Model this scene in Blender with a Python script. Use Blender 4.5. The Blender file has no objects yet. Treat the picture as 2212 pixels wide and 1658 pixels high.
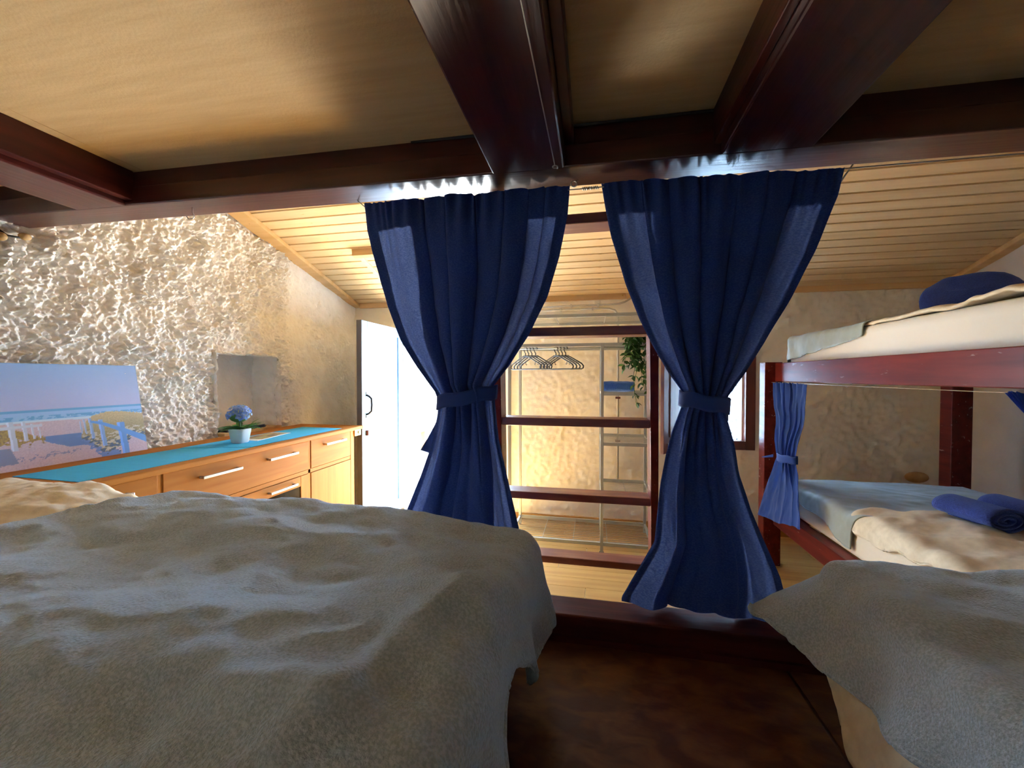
import bpy, math, random
from mathutils import Vector, Matrix, noise
random.seed(7)
R = math.radians
scn = bpy.context.scene
col = scn.collection

# ------------------------------------------------------------------ camera
CAM = Vector((0.0, 0.0, 1.4))
cd = bpy.data.cameras.new('camera'); cam = bpy.data.objects.new('camera', cd); col.objects.link(cam)
cam.location = CAM
cam.rotation_euler = (R(90 - 1.1), 0, R(11.3))
cd.sensor_width = 36; cd.lens = 870 / 2212 * 36; cd.clip_start = 0.02; cd.clip_end = 200
scn.camera = cam

# ------------------------------------------------------------------ world, sun, exposure
w = bpy.data.worlds.new('sky'); scn.world = w; w.use_nodes = True
bg = w.node_tree.nodes['Background']
bg.inputs[0].default_value = (0.52, 0.72, 1.0, 1); bg.inputs[1].default_value = 6.0
sd = bpy.data.lights.new('sun_offscreen', 'SUN'); sun = bpy.data.objects.new('sun_offscreen', sd); col.objects.link(sun)
sd.energy = 22.0; sd.angle = R(0.6); sd.color = (0.92, 0.965, 1.0)
sun.rotation_euler = Vector((0.166, -0.62, -0.766)).to_track_quat('-Z', 'Y').to_euler()
sun.location = (-3, 12, 9)
vs = scn.view_settings
vs.view_transform = 'Standard'; vs.look = 'None'; vs.gamma = 1.0; vs.use_curve_mapping = False
vs.exposure = 2.78
scn.cycles.use_denoising = True
scn.cycles.max_bounces = 12; scn.cycles.diffuse_bounces = 8; scn.cycles.glossy_bounces = 5
scn.cycles.transmission_bounces = 8; scn.cycles.transparent_max_bounces = 12
scn.cycles.sample_clamp_indirect = 6.0
scn.cycles.caustics_reflective = False; scn.cycles.caustics_refractive = False

# ------------------------------------------------------------------ helpers
BASE = {}
class MB:
    """collects shapes for ONE mesh"""
    def __init__(s): s.v = []; s.f = []
    def add(s, vs_, fs):
        o = len(s.v); s.v += [tuple(p) for p in vs_]; s.f += [tuple(i + o for i in f) for f in fs]; return s
    def box(s, x0, x1, y0, y1, z0, z1):
        return s.add([(x0,y0,z0),(x1,y0,z0),(x1,y1,z0),(x0,y1,z0),(x0,y0,z1),(x1,y0,z1),(x1,y1,z1),(x0,y1,z1)],
                     [(0,3,2,1),(4,5,6,7),(0,1,5,4),(1,2,6,5),(2,3,7,6),(3,0,4,7)])
    def obox(s, c, ax, ay, az):
        c, ax, ay, az = Vector(c), Vector(ax), Vector(ay), Vector(az)
        P = [c + a*ax + b*ay + d*az for d in (-1,1) for a, b in ((-1,-1),(1,-1),(1,1),(-1,1))]
        return s.add(P, [(0,3,2,1),(4,5,6,7),(0,1,5,4),(1,2,6,5),(2,3,7,6),(3,0,4,7)])
    def bar(s, a, b, w_, h_, up=(0,0,1)):
        a, b = Vector(a), Vector(b); d = (b - a); L = d.length; d.normalize()
        u = Vector(up); x = d.cross(u).normalized(); u2 = x.cross(d).normalized()
        return s.obox((a+b)/2, d*L/2, x*w_/2, u2*h_/2)
    def tube(s, pts, r, n=8, closed=False):
        pts = [Vector(p) for p in pts]; m = len(pts); rings = []
        prev = None
        for i, p in enumerate(pts):
            if closed: t = (pts[(i+1) % m] - pts[i-1])
            else: t = pts[min(i+1, m-1)] - pts[max(i-1, 0)]
            t.normalize()
            if prev is None:
                a = Vector((0,0,1)) if abs(t.z) < .9 else Vector((1,0,0))
                u = t.cross(a).normalized()
            else:
                u = (prev - t*prev.dot(t)).normalized()
            prev = u; v = t.cross(u)
            rr = r[i] if isinstance(r, (list, tuple)) else r
            rings.append([p + (u*math.cos(2*math.pi*k/n) + v*math.sin(2*math.pi*k/n))*rr for k in range(n)])
        V = [q for rg in rings for q in rg]; F = []
        for i in range(m if closed else m-1):
            j = (i+1) % m
            for k in range(n):
                F.append((i*n+k, i*n+(k+1) % n, j*n+(k+1) % n, j*n+k))
        if not closed:
            F.append(tuple(range(n-1, -1, -1))); F.append(tuple((m-1)*n+k for k in range(n)))
        return s.add(V, F)
    def lathe(s, c, prof, n=24):
        c = Vector(c); V = []; F = []
        for r, z in prof:
            for k in range(n):
                a = 2*math.pi*k/n; V.append(c + Vector((r*math.cos(a), r*math.sin(a), z)))
        for i in range(len(prof)-1):
            for k in range(n):
                F.append((i*n+k, i*n+(k+1) % n, (i+1)*n+(k+1) % n, (i+1)*n+k))
        F.append(tuple(range(n-1, -1, -1))); F.append(tuple((len(prof)-1)*n+k for k in range(n)))
        return s.add(V, F)
    def ball(s, c, rx, ry, rz, nu=20, nv=12, rot=None):
        c = Vector(c); V = []; F = []
        for j in range(nv+1):
            t = math.pi*j/nv
            for k in range(nu):
                a = 2*math.pi*k/nu
                p = Vector((rx*math.sin(t)*math.cos(a), ry*math.sin(t)*math.sin(a), rz*math.cos(t)))
                if rot: p = rot @ p
                V.append(c + p)
        for j in range(nv):
            for k in range(nu):
                F.append((j*nu+k, (j+1)*nu+k, (j+1)*nu+(k+1) % nu, j*nu+(k+1) % nu))
        return s.add(V, F)
    def grid(s, fn, nu, nv, skip=None):
        V = [fn(i/(nu-1), j/(nv-1)) for j in range(nv) for i in range(nu)]
        F = [(j*nu+i, j*nu+i+1, (j+1)*nu+i+1, (j+1)*nu+i) for j in range(nv-1) for i in range(nu-1)
             if not (skip and skip(i/(nu-1), (i+1)/(nu-1), j/(nv-1), (j+1)/(nv-1)))]
        return s.add(V, F)
    def prism(s, poly, z0, z1):
        n = len(poly)
        return s.add([(x,y,z0) for x,y in poly] + [(x,y,z1) for x,y in poly],
                     [tuple(range(n-1,-1,-1)), tuple(range(n,2*n))] + [(i,(i+1)%n,n+(i+1)%n,n+i) for i in range(n)])
    def shear(s, k):      # the old loft timbers are not quite level
        s.v = [(x, y, z + k*x) for x, y, z in s.v]; return s

def obj(name, mb, m, parent=None, smooth=False, bevel=0, solid=0, sub=0, uvs=None):
    base = BASE.get(parent.name, Vector((0,0,0))) if parent else Vector((0,0,0))
    me = bpy.data.meshes.new(name)
    me.from_pydata([(Vector(v)-base)[:] for v in mb.v], [], mb.f); me.update()
    o = bpy.data.objects.new(name, me); col.objects.link(o)
    if m: me.materials.append(m)
    if smooth:
        for p in me.polygons: p.use_smooth = True
    if parent: o.parent = parent; BASE[o.name] = base
    if solid:
        md = o.modifiers.new('thickness', 'SOLIDIFY'); md.thickness = solid; md.offset = 0
    if bevel:
        md = o.modifiers.new('edges', 'BEVEL'); md.width = bevel; md.segments = 2; md.limit_method = 'ANGLE'
    if sub:
        md = o.modifiers.new('smooth', 'SUBSURF'); md.levels = sub; md.render_levels = sub
    return o
def tag(o, label, cat, group=None):
    o['label'] = label; o['category'] = cat
    if group: o['group'] = group
    return o
def thing(name, loc, label, cat, group=None):
    o = bpy.data.objects.new(name, None); col.objects.link(o); o.location = loc
    o.empty_display_size = 0.05; BASE[o.name] = Vector(loc)
    return tag(o, label, cat, group)
def struct(name, mb, m, label=None, **k):
    o = obj(name, mb, m, **k); o['kind'] = 'structure'
    if label: o['label'] = label
    return o
def piece(name, me, parent, loc, rot=None):   # one more of a kind, sharing mesh data
    o = bpy.data.objects.new(name, me); col.objects.link(o); o.parent = parent
    o.location = Vector(loc) - BASE.get(parent.name, Vector((0,0,0)))
    if rot: o.rotation_euler = rot
    return o
def lerp(a, b, t): return a + (b-a)*t
def interp(tab, x):     # tab sorted by x
    if x <= tab[0][0]: return tab[0][1]
    for (a, fa), (b, fb) in zip(tab, tab[1:]):
        if x <= b:
            t = (x-a)/(b-a); return fa + (fb-fa)*t
    return tab[-1][1]
def sstep(a, b, x):
    t = max(0, min(1, (x-a)/(b-a))); return t*t*(3-2*t)
def fbm(x, y, z, o=4): return noise.fractal(Vector((x, y, z)), 0.9, 2.1, o)

# ------------------------------------------------------------------ materials
def mat(name, c, rough=.6, c2=None, scale=(5,5,5), fac=(.35,.65), detail=6, metal=0, coat=0, bump=0, bscale=None,
        sheen=0, sheen_tint=(1,1,1), spec=.5, trans=0, rand=0, dist=0):
    m = bpy.data.materials.new(name); m.use_nodes = True
    nt = m.node_tree; N = nt.nodes; L = nt.links
    b = N['Principled BSDF']
    b.inputs['Base Color'].default_value = (*c, 1); b.inputs['Roughness'].default_value = rough
    b.inputs['Metallic'].default_value = metal; b.inputs['Coat Weight'].default_value = coat
    b.inputs['Coat Roughness'].default_value = .18
    b.inputs['Specular IOR Level'].default_value = spec
    b.inputs['Sheen Weight'].default_value = sheen; b.inputs['Sheen Tint'].default_value = (*sheen_tint, 1)
    b.inputs['Sheen Roughness'].default_value = .45
    tc = N.new('ShaderNodeTexCoord'); mp = N.new('ShaderNodeMapping'); L.new(tc.outputs['Object'], mp.inputs[0])
    mp.inputs['Scale'].default_value = scale
    colout = None
    if c2:
        n = N.new('ShaderNodeTexNoise'); n.inputs['Scale'].default_value = 1; n.inputs['Detail'].default_value = detail
        n.inputs['Distortion'].default_value = dist
        L.new(mp.outputs[0], n.inputs['Vector'])
        if rand:
            oi = N.new('ShaderNodeObjectInfo'); ad = N.new('ShaderNodeVectorMath'); ad.operation = 'ADD'
            ml = N.new('ShaderNodeMath'); ml.operation = 'MULTIPLY'; ml.inputs[1].default_value = 37
            L.new(oi.outputs['Random'], ml.inputs[0])
            L.new(mp.outputs[0], ad.inputs[0]); L.new(ml.outputs[0], ad.inputs[1]); L.new(ad.outputs[0], n.inputs['Vector'])
        rp = N.new('ShaderNodeMapRange'); rp.inputs[1].default_value = fac[0]; rp.inputs[2].default_value = fac[1]
        L.new(n.outputs['Fac'], rp.inputs[0])
        mx = N.new('ShaderNodeMix'); mx.data_type = 'RGBA'
        mx.inputs['A'].default_value = (*c, 1); mx.inputs['B'].default_value = (*c2, 1)
        L.new(rp.outputs[0], mx.inputs['Factor']); colout = mx.outputs['Result']
        if rand:
            hs = N.new('ShaderNodeHueSaturation'); mr = N.new('ShaderNodeMapRange')
            mr.inputs[3].default_value = 1-rand; mr.inputs[4].default_value = 1+rand
            L.new(oi.outputs['Random'], mr.inputs[0]); L.new(mr.outputs[0], hs.inputs['Value']); L.new(colout, hs.inputs['Color'])
            colout = hs.outputs['Color']
        L.new(colout, b.inputs['Base Color'])
    if bump:
        n2 = N.new('ShaderNodeTexNoise'); n2.inputs['Detail'].default_value = 5; n2.inputs['Scale'].default_value = 1
        mp2 = N.new('ShaderNodeMapping'); L.new(tc.outputs['Object'], mp2.inputs[0]); mp2.inputs['Scale'].default_value = bscale or scale
        L.new(mp2.outputs[0], n2.inputs['Vector'])
        bp = N.new('ShaderNodeBump'); bp.inputs['Strength'].default_value = bump; bp.inputs['Distance'].default_value = .01
        L.new(n2.outputs['Fac'], bp.inputs['Height']); L.new(bp.outputs[0], b.inputs['Normal'])
    if trans:
        tr = N.new('ShaderNodeBsdfTranslucent'); ms = N.new('ShaderNodeMixShader'); ms.inputs[0].default_value = trans
        tr.inputs[0].default_value = (*[min(1, x*1.6) for x in c], 1)
        if colout: L.new(colout, tr.inputs[0])
        L.new(b.outputs[0], ms.inputs[1]); L.new(tr.outputs[0], ms.inputs[2])
        L.new(ms.outputs[0], N['Material Output'].inputs[0])
    return m
M = {}
M['lime']   = mat('limewash', (.88,.88,.86), .95, (.82,.81,.77), (9,9,9), bump=.5, bscale=(60,60,60))
M['cream']  = mat('cream_plaster', (.88,.85,.74), .95, (.82,.78,.66), (3,3,3), bump=.35, bscale=(22,22,22))
M['grey_pl'] = mat('smooth_plaster', (.66,.62,.56), .95, (.58,.54,.48), (4,4,4), bump=.3, bscale=(14,14,14))
M['pine']   = mat('pine', (.77,.59,.34), .5, (.66,.46,.23), (1.2,26,26), fac=(.3,.75), rand=.10, bump=.06)
M['pine_t'] = mat('pine_trim', (.74,.50,.24), .5, (.64,.40,.16), (1.5,18,18), rand=.06)
M['mahog']  = mat('dark_red_varnish', (.075,.013,.010), .30, (.036,.007,.006), (2.2,24,24), coat=.3, bump=.10, bscale=(4,70,70))
M['mahog_s'] = mat('worn_dark_red_timber', (.085,.016,.011), .5, (.045,.009,.007), (2.2,24,24), spec=.14, bump=.10, bscale=(4,70,70))
M['mahog_y'] = mat('dark_red_varnish_along', (.075,.013,.010), .30, (.036,.007,.006), (24,2.2,24), coat=.1, spec=.35, bump=.10, bscale=(70,4,70))
M['mahog_b'] = mat('red_varnish', (.17,.022,.014), .30, (.085,.011,.008), (20,2.0,20), coat=.0, spec=.14, bump=.06, bscale=(60,4,60))
def scuffed(m, sc, lo, hi, pale):
    nt = m.node_tree; N = nt.nodes; L = nt.links; b = N['Principled BSDF']
    src = b.inputs['Base Color'].links[0].from_socket
    tc = N.new('ShaderNodeTexCoord'); mp = N.new('ShaderNodeMapping'); mp.inputs['Scale'].default_value = sc; L.new(tc.outputs['Object'], mp.inputs[0])
    n = N.new('ShaderNodeTexNoise'); n.inputs['Scale'].default_value = 1; n.inputs['Detail'].default_value = 5; L.new(mp.outputs[0], n.inputs['Vector'])
    r_ = N.new('ShaderNodeMapRange'); r_.inputs[1].default_value = lo; r_.inputs[2].default_value = hi; L.new(n.outputs['Fac'], r_.inputs[0])
    mx = N.new('ShaderNodeMix'); mx.data_type = 'RGBA'; mx.inputs['B'].default_value = (*pale, 1)
    L.new(r_.outputs[0], mx.inputs['Factor']); L.new(src, mx.inputs['A']); L.new(mx.outputs['Result'], b.inputs['Base Color'])
scuffed(M['mahog_b'], (60, 9, 40), .66, .72, (.40,.30,.27))
scuffed(M['pine'], (10, 34, 34), .70, .76, (.40,.24,.09))
scuffed(M['pine_t'], (14, 20, 20), .71, .76, (.25,.12,.04))
M['rung']   = mat('worn_red_wood', (.17,.040,.022), .42, (.36,.14,.055), (3,16,16), fac=(.42,.7), coat=.3, bump=.08)
M['fibre']  = mat('fibreboard', (.56,.40,.21), .85, (.50,.35,.175), (3,40,40), bump=.12, bscale=(120,120,120))
M['navy']   = mat('navy_cotton', (.012,.030,.135), .85, (.020,.046,.190), (160,160,220), fac=(.4,.6), detail=3, sheen=.12, trans=.42, spec=.2)
M['navy_h'] = mat('navy_cotton_hem', (.012,.030,.135), .85, sheen=.1, trans=.12, spec=.2)
M['navy_b'] = mat('blue_cotton', (.030,.085,.33), .8, sheen=.2, trans=.3, spec=.2)
M['towel']  = mat('navy_towel', (.014,.032,.19), .95, (.024,.055,.27), (150,150,150), sheen=.4, sheen_tint=(.3,.45,1), bump=.5, bscale=(220,220,220))
M['towel_l'] = mat('blue_towel', (.035,.13,.52), .95, (.06,.19,.62), (120,120,120), sheen=.3, bump=.4, bscale=(200,200,200))
M['fleece'] = mat('grey_fleece', (.36,.42,.445), 1, (.50,.565,.595), (210,210,210), fac=(.40,.64), detail=2, sheen=.9, sheen_tint=(.62,.82,1), bump=.6, bscale=(230,230,230), spec=.1)
M['sage']   = mat('sage_satin', (.27,.31,.245), .5, (.31,.35,.28), (14,14,14), sheen=.7, sheen_tint=(.6,.8,1), bump=.06, bscale=(30,30,30))
M['duvet']  = mat('cream_linen', (.72,.64,.46), .95, (.62,.54,.37), (30,30,30), bump=.15, bscale=(50,50,50), sheen=.1)
M['sheet']  = mat('white_sheet', (.72,.69,.60), .9, bump=.05, bscale=(14,14,14))
M['lamin']  = mat('laminate', (.52,.31,.095), .36, (.40,.215,.06), (2.0,26,26), rand=.13, fac=(.3,.75))
M['stainf'] = mat('dark_stained_floor', (.062,.017,.009), .38, (.15,.060,.022), (11,19,11), fac=(.42,.74), detail=11, dist=.5, bump=.12, bscale=(30,45,30), spec=.2)
M['beech']  = mat('beech_veneer', (.43,.185,.038), .6, (.33,.125,.023), (22,2.0,22), spec=.08, fac=(.3,.75), dist=.4)
M['beech_v'] = mat('beech_veneer_upright', (.45,.20,.043), .6, (.35,.14,.027), (22,22,2.0), spec=.08, fac=(.3,.75))
M['black']  = mat('black_plastic', (.012,.011,.011), .4)
M['dglass'] = mat('dark_glass', (.012,.010,.008), .08)
M['steel']  = mat('brushed_steel', (.52,.51,.49), .38, metal=1)
M['rack']   = mat('silver_paint', (.40,.44,.43), .40, metal=.3)
M['pvc']    = mat('grey_conduit', (.48,.47,.42), .45)
M['turq']   = mat('turquoise_mat', (.030,.40,.72), .75, (.040,.47,.82), (4,260,260), bump=.3, bscale=(4,320,320))
M['white']  = mat('white_ceramic', (.85,.83,.79), .35)
M['leaf']   = mat('green_leaf', (.020,.085,.018), .5, (.05,.16,.03), (30,30,30), trans=.15)
M['leafl']  = mat('light_leaf', (.10,.26,.07), .5, trans=.2)
M['petal']  = mat('blue_petal', (.10,.25,.75), .6, (.32,.52,.88), (60,60,60), trans=.2)
M['petaly'] = mat('yellow_heart', (.45,.50,.12), .6)
M['wicker'] = mat('tan_wood', (.50,.32,.13), .6, (.36,.21,.07), (12,12,12))
M['spiral'] = mat('blue_wire', (.10,.11,.24), .4, metal=.4)
M['paper']  = mat('white_paper', (.75,.72,.70), .7)
M['door']   = mat('weathered_blue_paint', (.16,.33,.56), .6, (.30,.45,.62), (24,24,1.6), fac=(.35,.7), bump=.15, bscale=(40,40,3))
M['dooredge'] = mat('dark_edge', (.10,.10,.12), .6)
M['brown']  = mat('brown_varnish', (.16,.045,.028), .38, (.10,.026,.017), (20,20,2), coat=.3)
M['brass']  = mat('brass', (.60,.40,.10), .4, metal=.7)
M['stone']  = mat('pale_stone', (.62,.54,.43), .9, (.48,.40,.31), (6,6,6), bump=.4, bscale=(20,20,20), rand=.15)
M['ground'] = mat('pale_paving', (.58,.54,.47), .95, (.50,.46,.40), (2,2,2))
M['bounce_slab']   = mat('pale_bounce_stone', (.78,.74,.66), .9, (.70,.66,.58), (6,6,6))
M['owood']  = mat('garden_wood', (.30,.14,.05), .8, (.23,.10,.035), (10,10,10))
M['concrete'] = mat('rough_render', (.55,.50,.44), .95)
M['knit']   = mat('ribbed_mattress', (.72,.64,.48), .9, bump=.1, bscale=(60,60,60))

def frosted():
    m = bpy.data.materials.new('patterned_glass'); m.use_nodes = True
    nt = m.node_tree; N = nt.nodes; L = nt.links
    b = N['Principled BSDF']; b.inputs['Roughness'].default_value = .15; b.inputs['Base Color'].default_value = (.10,.13,.16,1)
    v = N.new('ShaderNodeTexNoise'); v.inputs['Scale'].default_value = 75; v.inputs['Detail'].default_value = 2
    tc = N.new('ShaderNodeTexCoord'); L.new(tc.outputs['Object'], v.inputs['Vector'])
    r_ = N.new('ShaderNodeMapRange'); r_.inputs[1].default_value = .42; r_.inputs[2].default_value = .52; r_.inputs[3].default_value = .06; r_.inputs[4].default_value = .8
    L.new(v.outputs['Fac'], r_.inputs[0])
    t = N.new('ShaderNodeBsdfTranslucent'); t.inputs[0].default_value = (.75,.88,1,1)
    ms = N.new('ShaderNodeMixShader'); L.new(r_.outputs[0], ms.inputs[0]); L.new(b.outputs[0], ms.inputs[1]); L.new(t.outputs[0], ms.inputs[2])
    L.new(ms.outputs[0], N['Material Output'].inputs[0])
    return m
M['frost'] = frosted()
def weave(name, c, ct_, lo, hi, sc):
    m = bpy.data.materials.new(name); m.use_nodes = True
    nt = m.node_tree; N = nt.nodes; L = nt.links; b = N['Principled BSDF']
    b.inputs['Base Color'].default_value = (*c, 1); b.inputs['Roughness'].default_value = .85; b.inputs['Specular IOR Level'].default_value = .2
    b.inputs['Sheen Weight'].default_value = .1
    tc = N.new('ShaderNodeTexCoord'); mp = N.new('ShaderNodeMapping'); mp.inputs['Scale'].default_value = sc
    L.new(tc.outputs['Object'], mp.inputs[0])
    n = N.new('ShaderNodeTexNoise'); n.inputs['Scale'].default_value = 1; n.inputs['Detail'].default_value = 4; L.new(mp.outputs[0], n.inputs['Vector'])
    r_ = N.new('ShaderNodeMapRange'); r_.inputs[1].default_value = .40; r_.inputs[2].default_value = .66; r_.inputs[3].default_value = lo; r_.inputs[4].default_value = hi
    L.new(n.outputs['Fac'], r_.inputs[0])
    tr = N.new('ShaderNodeBsdfTranslucent'); tr.inputs[0].default_value = (*ct_, 1)
    ms = N.new('ShaderNodeMixShader'); L.new(r_.outputs[0], ms.inputs[0]); L.new(b.outputs[0], ms.inputs[1]); L.new(tr.outputs[0], ms.inputs[2])
    L.new(ms.outputs[0], N['Material Output'].inputs[0])
    return m
M['navy'] = weave('navy_slub_cotton', (.025,.058,.235), (.15,.22,.48), .03, .30, (150, 150, 330))
M['navy_h'] = weave('navy_double_hem', (.022,.050,.205), (.06,.10,.28), .02, .06, (70, 70, 150))

# ================================================================== SETTING
YB = 3.90                        # back wall
ZD = 0.536                       # raised sleeping platform
def ceil_z(y): return 2.16 + 0.30*(YB - y)
def wall_x(y): return lerp(-2.628, -2.455, (y-1.0)/2.9)
TILT = -0.014
ZJ = 2.068                       # underside of loft timbers
ZPAN = 2.205

# ---- left wall: hand-thrown lime plaster with a niche
NY0, NY1, NZ0, NZ1 = 2.34, 2.845, 0.93, 1.555
def rough_left(y, z):
    k = 1 - .80*sstep(2.90, 3.08, y)                       # the stretch by the door is trowelled smoother
    k *= .62 + .55*sstep(-.35, .25, fbm(y*2.6+7, z*2.6, 3.1, 3))
    a = fbm(y*15, z*15, 1.3, 4)
    d = .020*abs(a) + .017*abs(fbm(y*34+3, z*34, 5.5, 3)) + .018*max(0, fbm(y*9, z*11, 8.8, 3)) + .006*fbm(y*80, z*80, 2.2, 2)
    e = .018*fbm(y*2.0, z*2.0, .4, 3) + .016*abs(fbm(y*4.5 + z*1.5, z*3.2, 6.1, 2))
    return d*k*1.7 + e - .040
def lw(u, v):
    y = lerp(1.05, 4.10, u); z = lerp(0.8, 2.75, v)
    # ragged outline of the niche
    return (wall_x(y) + rough_left(y, z), y, z)
def lw_skip(u0, u1, v0, v1):
    y = lerp(1.05, 4.10, (u0+u1)/2); z = lerp(0.8, 2.75, (v0+v1)/2)
    j = .02*fbm(y*11, z*11, 9, 3); 
    return NY0+j < y < NY1 + .4*j and NZ0 < z < NZ1 + .3*j
mb = MB().grid(lw, 560, 360, lw_skip)
def nb(u, v):
    y = lerp(NY0-.02, NY1+.02, u); z = lerp(NZ0-.02, NZ1+.02, v)
    return (wall_x(y) - .26 + .012*fbm(y*9, z*9, 4, 4), y, z)
mb.grid(nb, 60, 60)
for yy, sg in ((NY0-.03, 1), (NY1+.03, -1)):
    mb.grid(lambda u, v: (wall_x(yy) + .015 - .30*u, yy + sg*(.018*fbm(u*4, v*14, yy, 4)+.012), lerp(NZ0-.03, NZ1+.03, v)), 20, 50)
mb.grid(lambda u, v: (wall_x(2.6) + .0 - .30*u, lerp(NY0-.04, NY1+.04, v), NZ1 + .010 + .008*fbm(u*3, v*7, 2, 3)), 14, 30)
mb.grid(lambda u, v: (wall_x(2.6) + .0 - .30*u, lerp(NY0-.04, NY1+.04, v), NZ0 - .01), 6, 10)
mb.box(-3.1, -2.95, -1.5, 4.3, -.1, 4.2)
mb.box(-2.98, -2.62, -1.5, 1.10, -.1, 4.2).box(-2.95, -2.60, .9, 4.2, 2.7, 4.2)
mb.box(-2.95, -2.70, .9, NY0-.06, -.1, 4.2).box(-2.95, -2.62, NY1+.06, 4.2, -.1, 4.2)
mb.box(-2.95, -2.66, NY0-.06, NY1+.06, -.1, NZ0-.06).box(-2.95, -2.66, NY0-.06, NY1+.06, NZ1+.06, 4.2)
mb.box(-2.7, -2.53, .9, 3.95, -.1, .82)
struct('wall_left', mb, M['lime'], 'rough white lime-plastered wall with a square niche', smooth=True)

# ---- back wall with the doorway and the window
DX0, DX1, DZ = -1.93, -0.86, 1.895
WX0, WX1, WZ0, WZ1 = 0.80, 1.355, 0.80, 1.70
def bw(u, v):
    x = lerp(-2.6, 3.0, u); z = lerp(-.02, 2.6, v)
    k = .010 + .008*sstep(1.2, 1.9, x)
    for X0, X1, Z0, Z1 in ((DX0, DX1, -1, DZ), (WX0, WX1, WZ0, WZ1)):
        d = max(X0-x, x-X1, Z0-z, z-Z1)
        k *= sstep(0, .08, d)
    d = fbm(x*6, z*6, 1.7, 3)*.4 + 1.1*abs(fbm(x*15, z*15, 4.2, 5)) + .5*fbm(x*40, z*40, 2.2, 2)
    return (x, YB - k*d, z)
def bw_skip(u0, u1, v0, v1):
    x = lerp(-2.6, 3.0, (u0+u1)/2); z = lerp(-.02, 2.6, (v0+v1)/2)
    return (DX0 < x < DX1 and z < DZ) or (WX0 < x < WX1 and WZ0 < z < WZ1)
mb = MB().grid(bw, 350, 165, bw_skip)
for x0, x1, z0, z1 in ((-3.0, DX0, -.1, 4.2), (DX0, DX1, DZ, 4.2), (DX1, WX0, -.1, 4.2), (WX0, WX1, -.1, WZ0), (WX0, WX1, WZ1, 4.2), (WX1, 3.3, -.1, 4.2)):
    mb.box(x0, x1, YB+.012, YB+.26, z0, z1)
struct('wall_back', mb, M['cream'], 'cream rendered wall with the doorway, clothes rack and window', smooth=True)

# ---- right wall, rear wall
XR = 2.84
mb = MB().grid(lambda u, v: (XR - .010*fbm(lerp(-1.2,4,u)*4, lerp(0,3.4,v)*4, 8, 4), lerp(-1.2, 4.1, u), lerp(-.05, 3.4, v)), 120, 80)
mb.box(XR+.02, XR+.3, -1.5, 4.3, -.1, 4.2)
struct('wall_right', mb, M['grey_pl'], 'smooth grey-beige plaster wall behind the bunk bed', smooth=True)
struct('wall_rear', MB().box(-3.1, 3.2, -1.5, -1.2, -.1, 4.2), M['cream'], 'cream plaster wall closing off the sleeping platform')

# ---- laminate floor in the front room, board by board
fl = struct('floor', MB().box(-2.66, 3.0, 1.2, YB+.02, -.12, -.008), M['concrete'], 'honey-coloured laminate board floor of the front room')
BL, BWd = 1.28, .126
pm = MB().box(0, BL-.003, 0, BWd-.0025, -.008, 0); me_pl = bpy.data.meshes.new('floorboard'); me_pl.from_pydata(pm.v, [], pm.f); me_pl.materials.append(M['lamin'])
y = 1.30; r = 0
while y < YB - .01:
    x = -2.60 - [0, .42, .85, .2, .63][r % 5]
    while x < 2.84:
        if x + BL > -2.6 and x < 2.75: piece('floorboard', me_pl, fl, (x, y, 0))
        x += BL
    y += BWd; r += 1
struct('baseboard_back', MB().box(DX1+.08, 2.8, YB-.022, YB+.01, 0, .055), M['lamin'], 'low wooden skirting along the foot of the back wall', bevel=.003)

# ---- raised platform with stained floor and timber sill
poly = [(-2.62,-1.22),(2.86,-1.22),(2.86,1.31),(-1.92,1.31),(-1.92,1.17),(-2.62,1.17)]
pf = struct('floor_platform', MB().prism(poly, -.05, ZD-.006), M['mahog'], 'dark red stained floor of the raised sleeping platform')
seam_x = [-1.9, -.58, .565, 1.75, 2.85]; seam_y = [-1.2, -.25, .62, 1.315]
xs = [-2.6] + seam_x
for i in range(len(xs)-1):
    obj('floor_panel', MB().box(xs[i]+.004, xs[i+1]-.004, -1.2, 1.312 if xs[i] > -2 else 1.17, ZD-.006, ZD), M['stainf'], pf, bevel=.0015)
tr = struct('trim_1', MB().box(-1.92, 2.84, 1.312, 1.428, ZD-.10, .62), M['mahog_s'], 'dark red timber sill along the edge of the platform', bevel=.006)
obj('riser_board', MB().box(-1.92, 2.84, 1.326, 1.41, .02, ZD-.10), M['mahog'], tr)
obj('quarter_strip', MB().box(-1.92, 2.84, 1.300, 1.313, ZD, ZD+.020), M['mahog_s'], tr)
obj('joint_plate', MB().box(-.035, .0, 1.3085, 1.313, ZD+.028, .610), M['mahog_s'], tr)

# ---- sloping pine ceiling of the front room
ce = struct('ceiling', MB().add([(-2.9, 4.1, ceil_z(4.1)+.03), (3.1, 4.1, ceil_z(4.1)+.03), (3.1, -1.3, ceil_z(-1.3)+.03), (-2.9, -1.3, ceil_z(-1.3)+.03),
                       (-2.9, 4.1, ceil_z(4.1)+.25), (3.1, 4.1, ceil_z(4.1)+.25), (3.1, -1.3, ceil_z(-1.3)+.25), (-2.9, -1.3, ceil_z(-1.3)+.25)],
                      [(0,1,2,3),(7,6,5,4),(0,4,5,1),(1,5,6,2),(2,6,7,3),(3,7,4,0)]), M['concrete'], 'sloping tongue-and-groove pine ceiling of the front room')
sl = math.atan(.30); PW = .0955; cs = math.cos(sl)
pm = MB()   # one board: chamfered so that a V-groove shows between boards
prof = [(0, .020), (.006, 0), (PW-.009, 0), (PW-.003, .020)]
pm.add([(x, -a*cs + b*math.sin(sl)*0, a*math.sin(sl) + b) for x in (-2.62, 2.86) for a, b in prof] , [(0,1,5,4),(1,2,6,5),(2,3,7,6),(3,0,4,7),(0,3,2,1),(4,5,6,7)])
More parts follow.
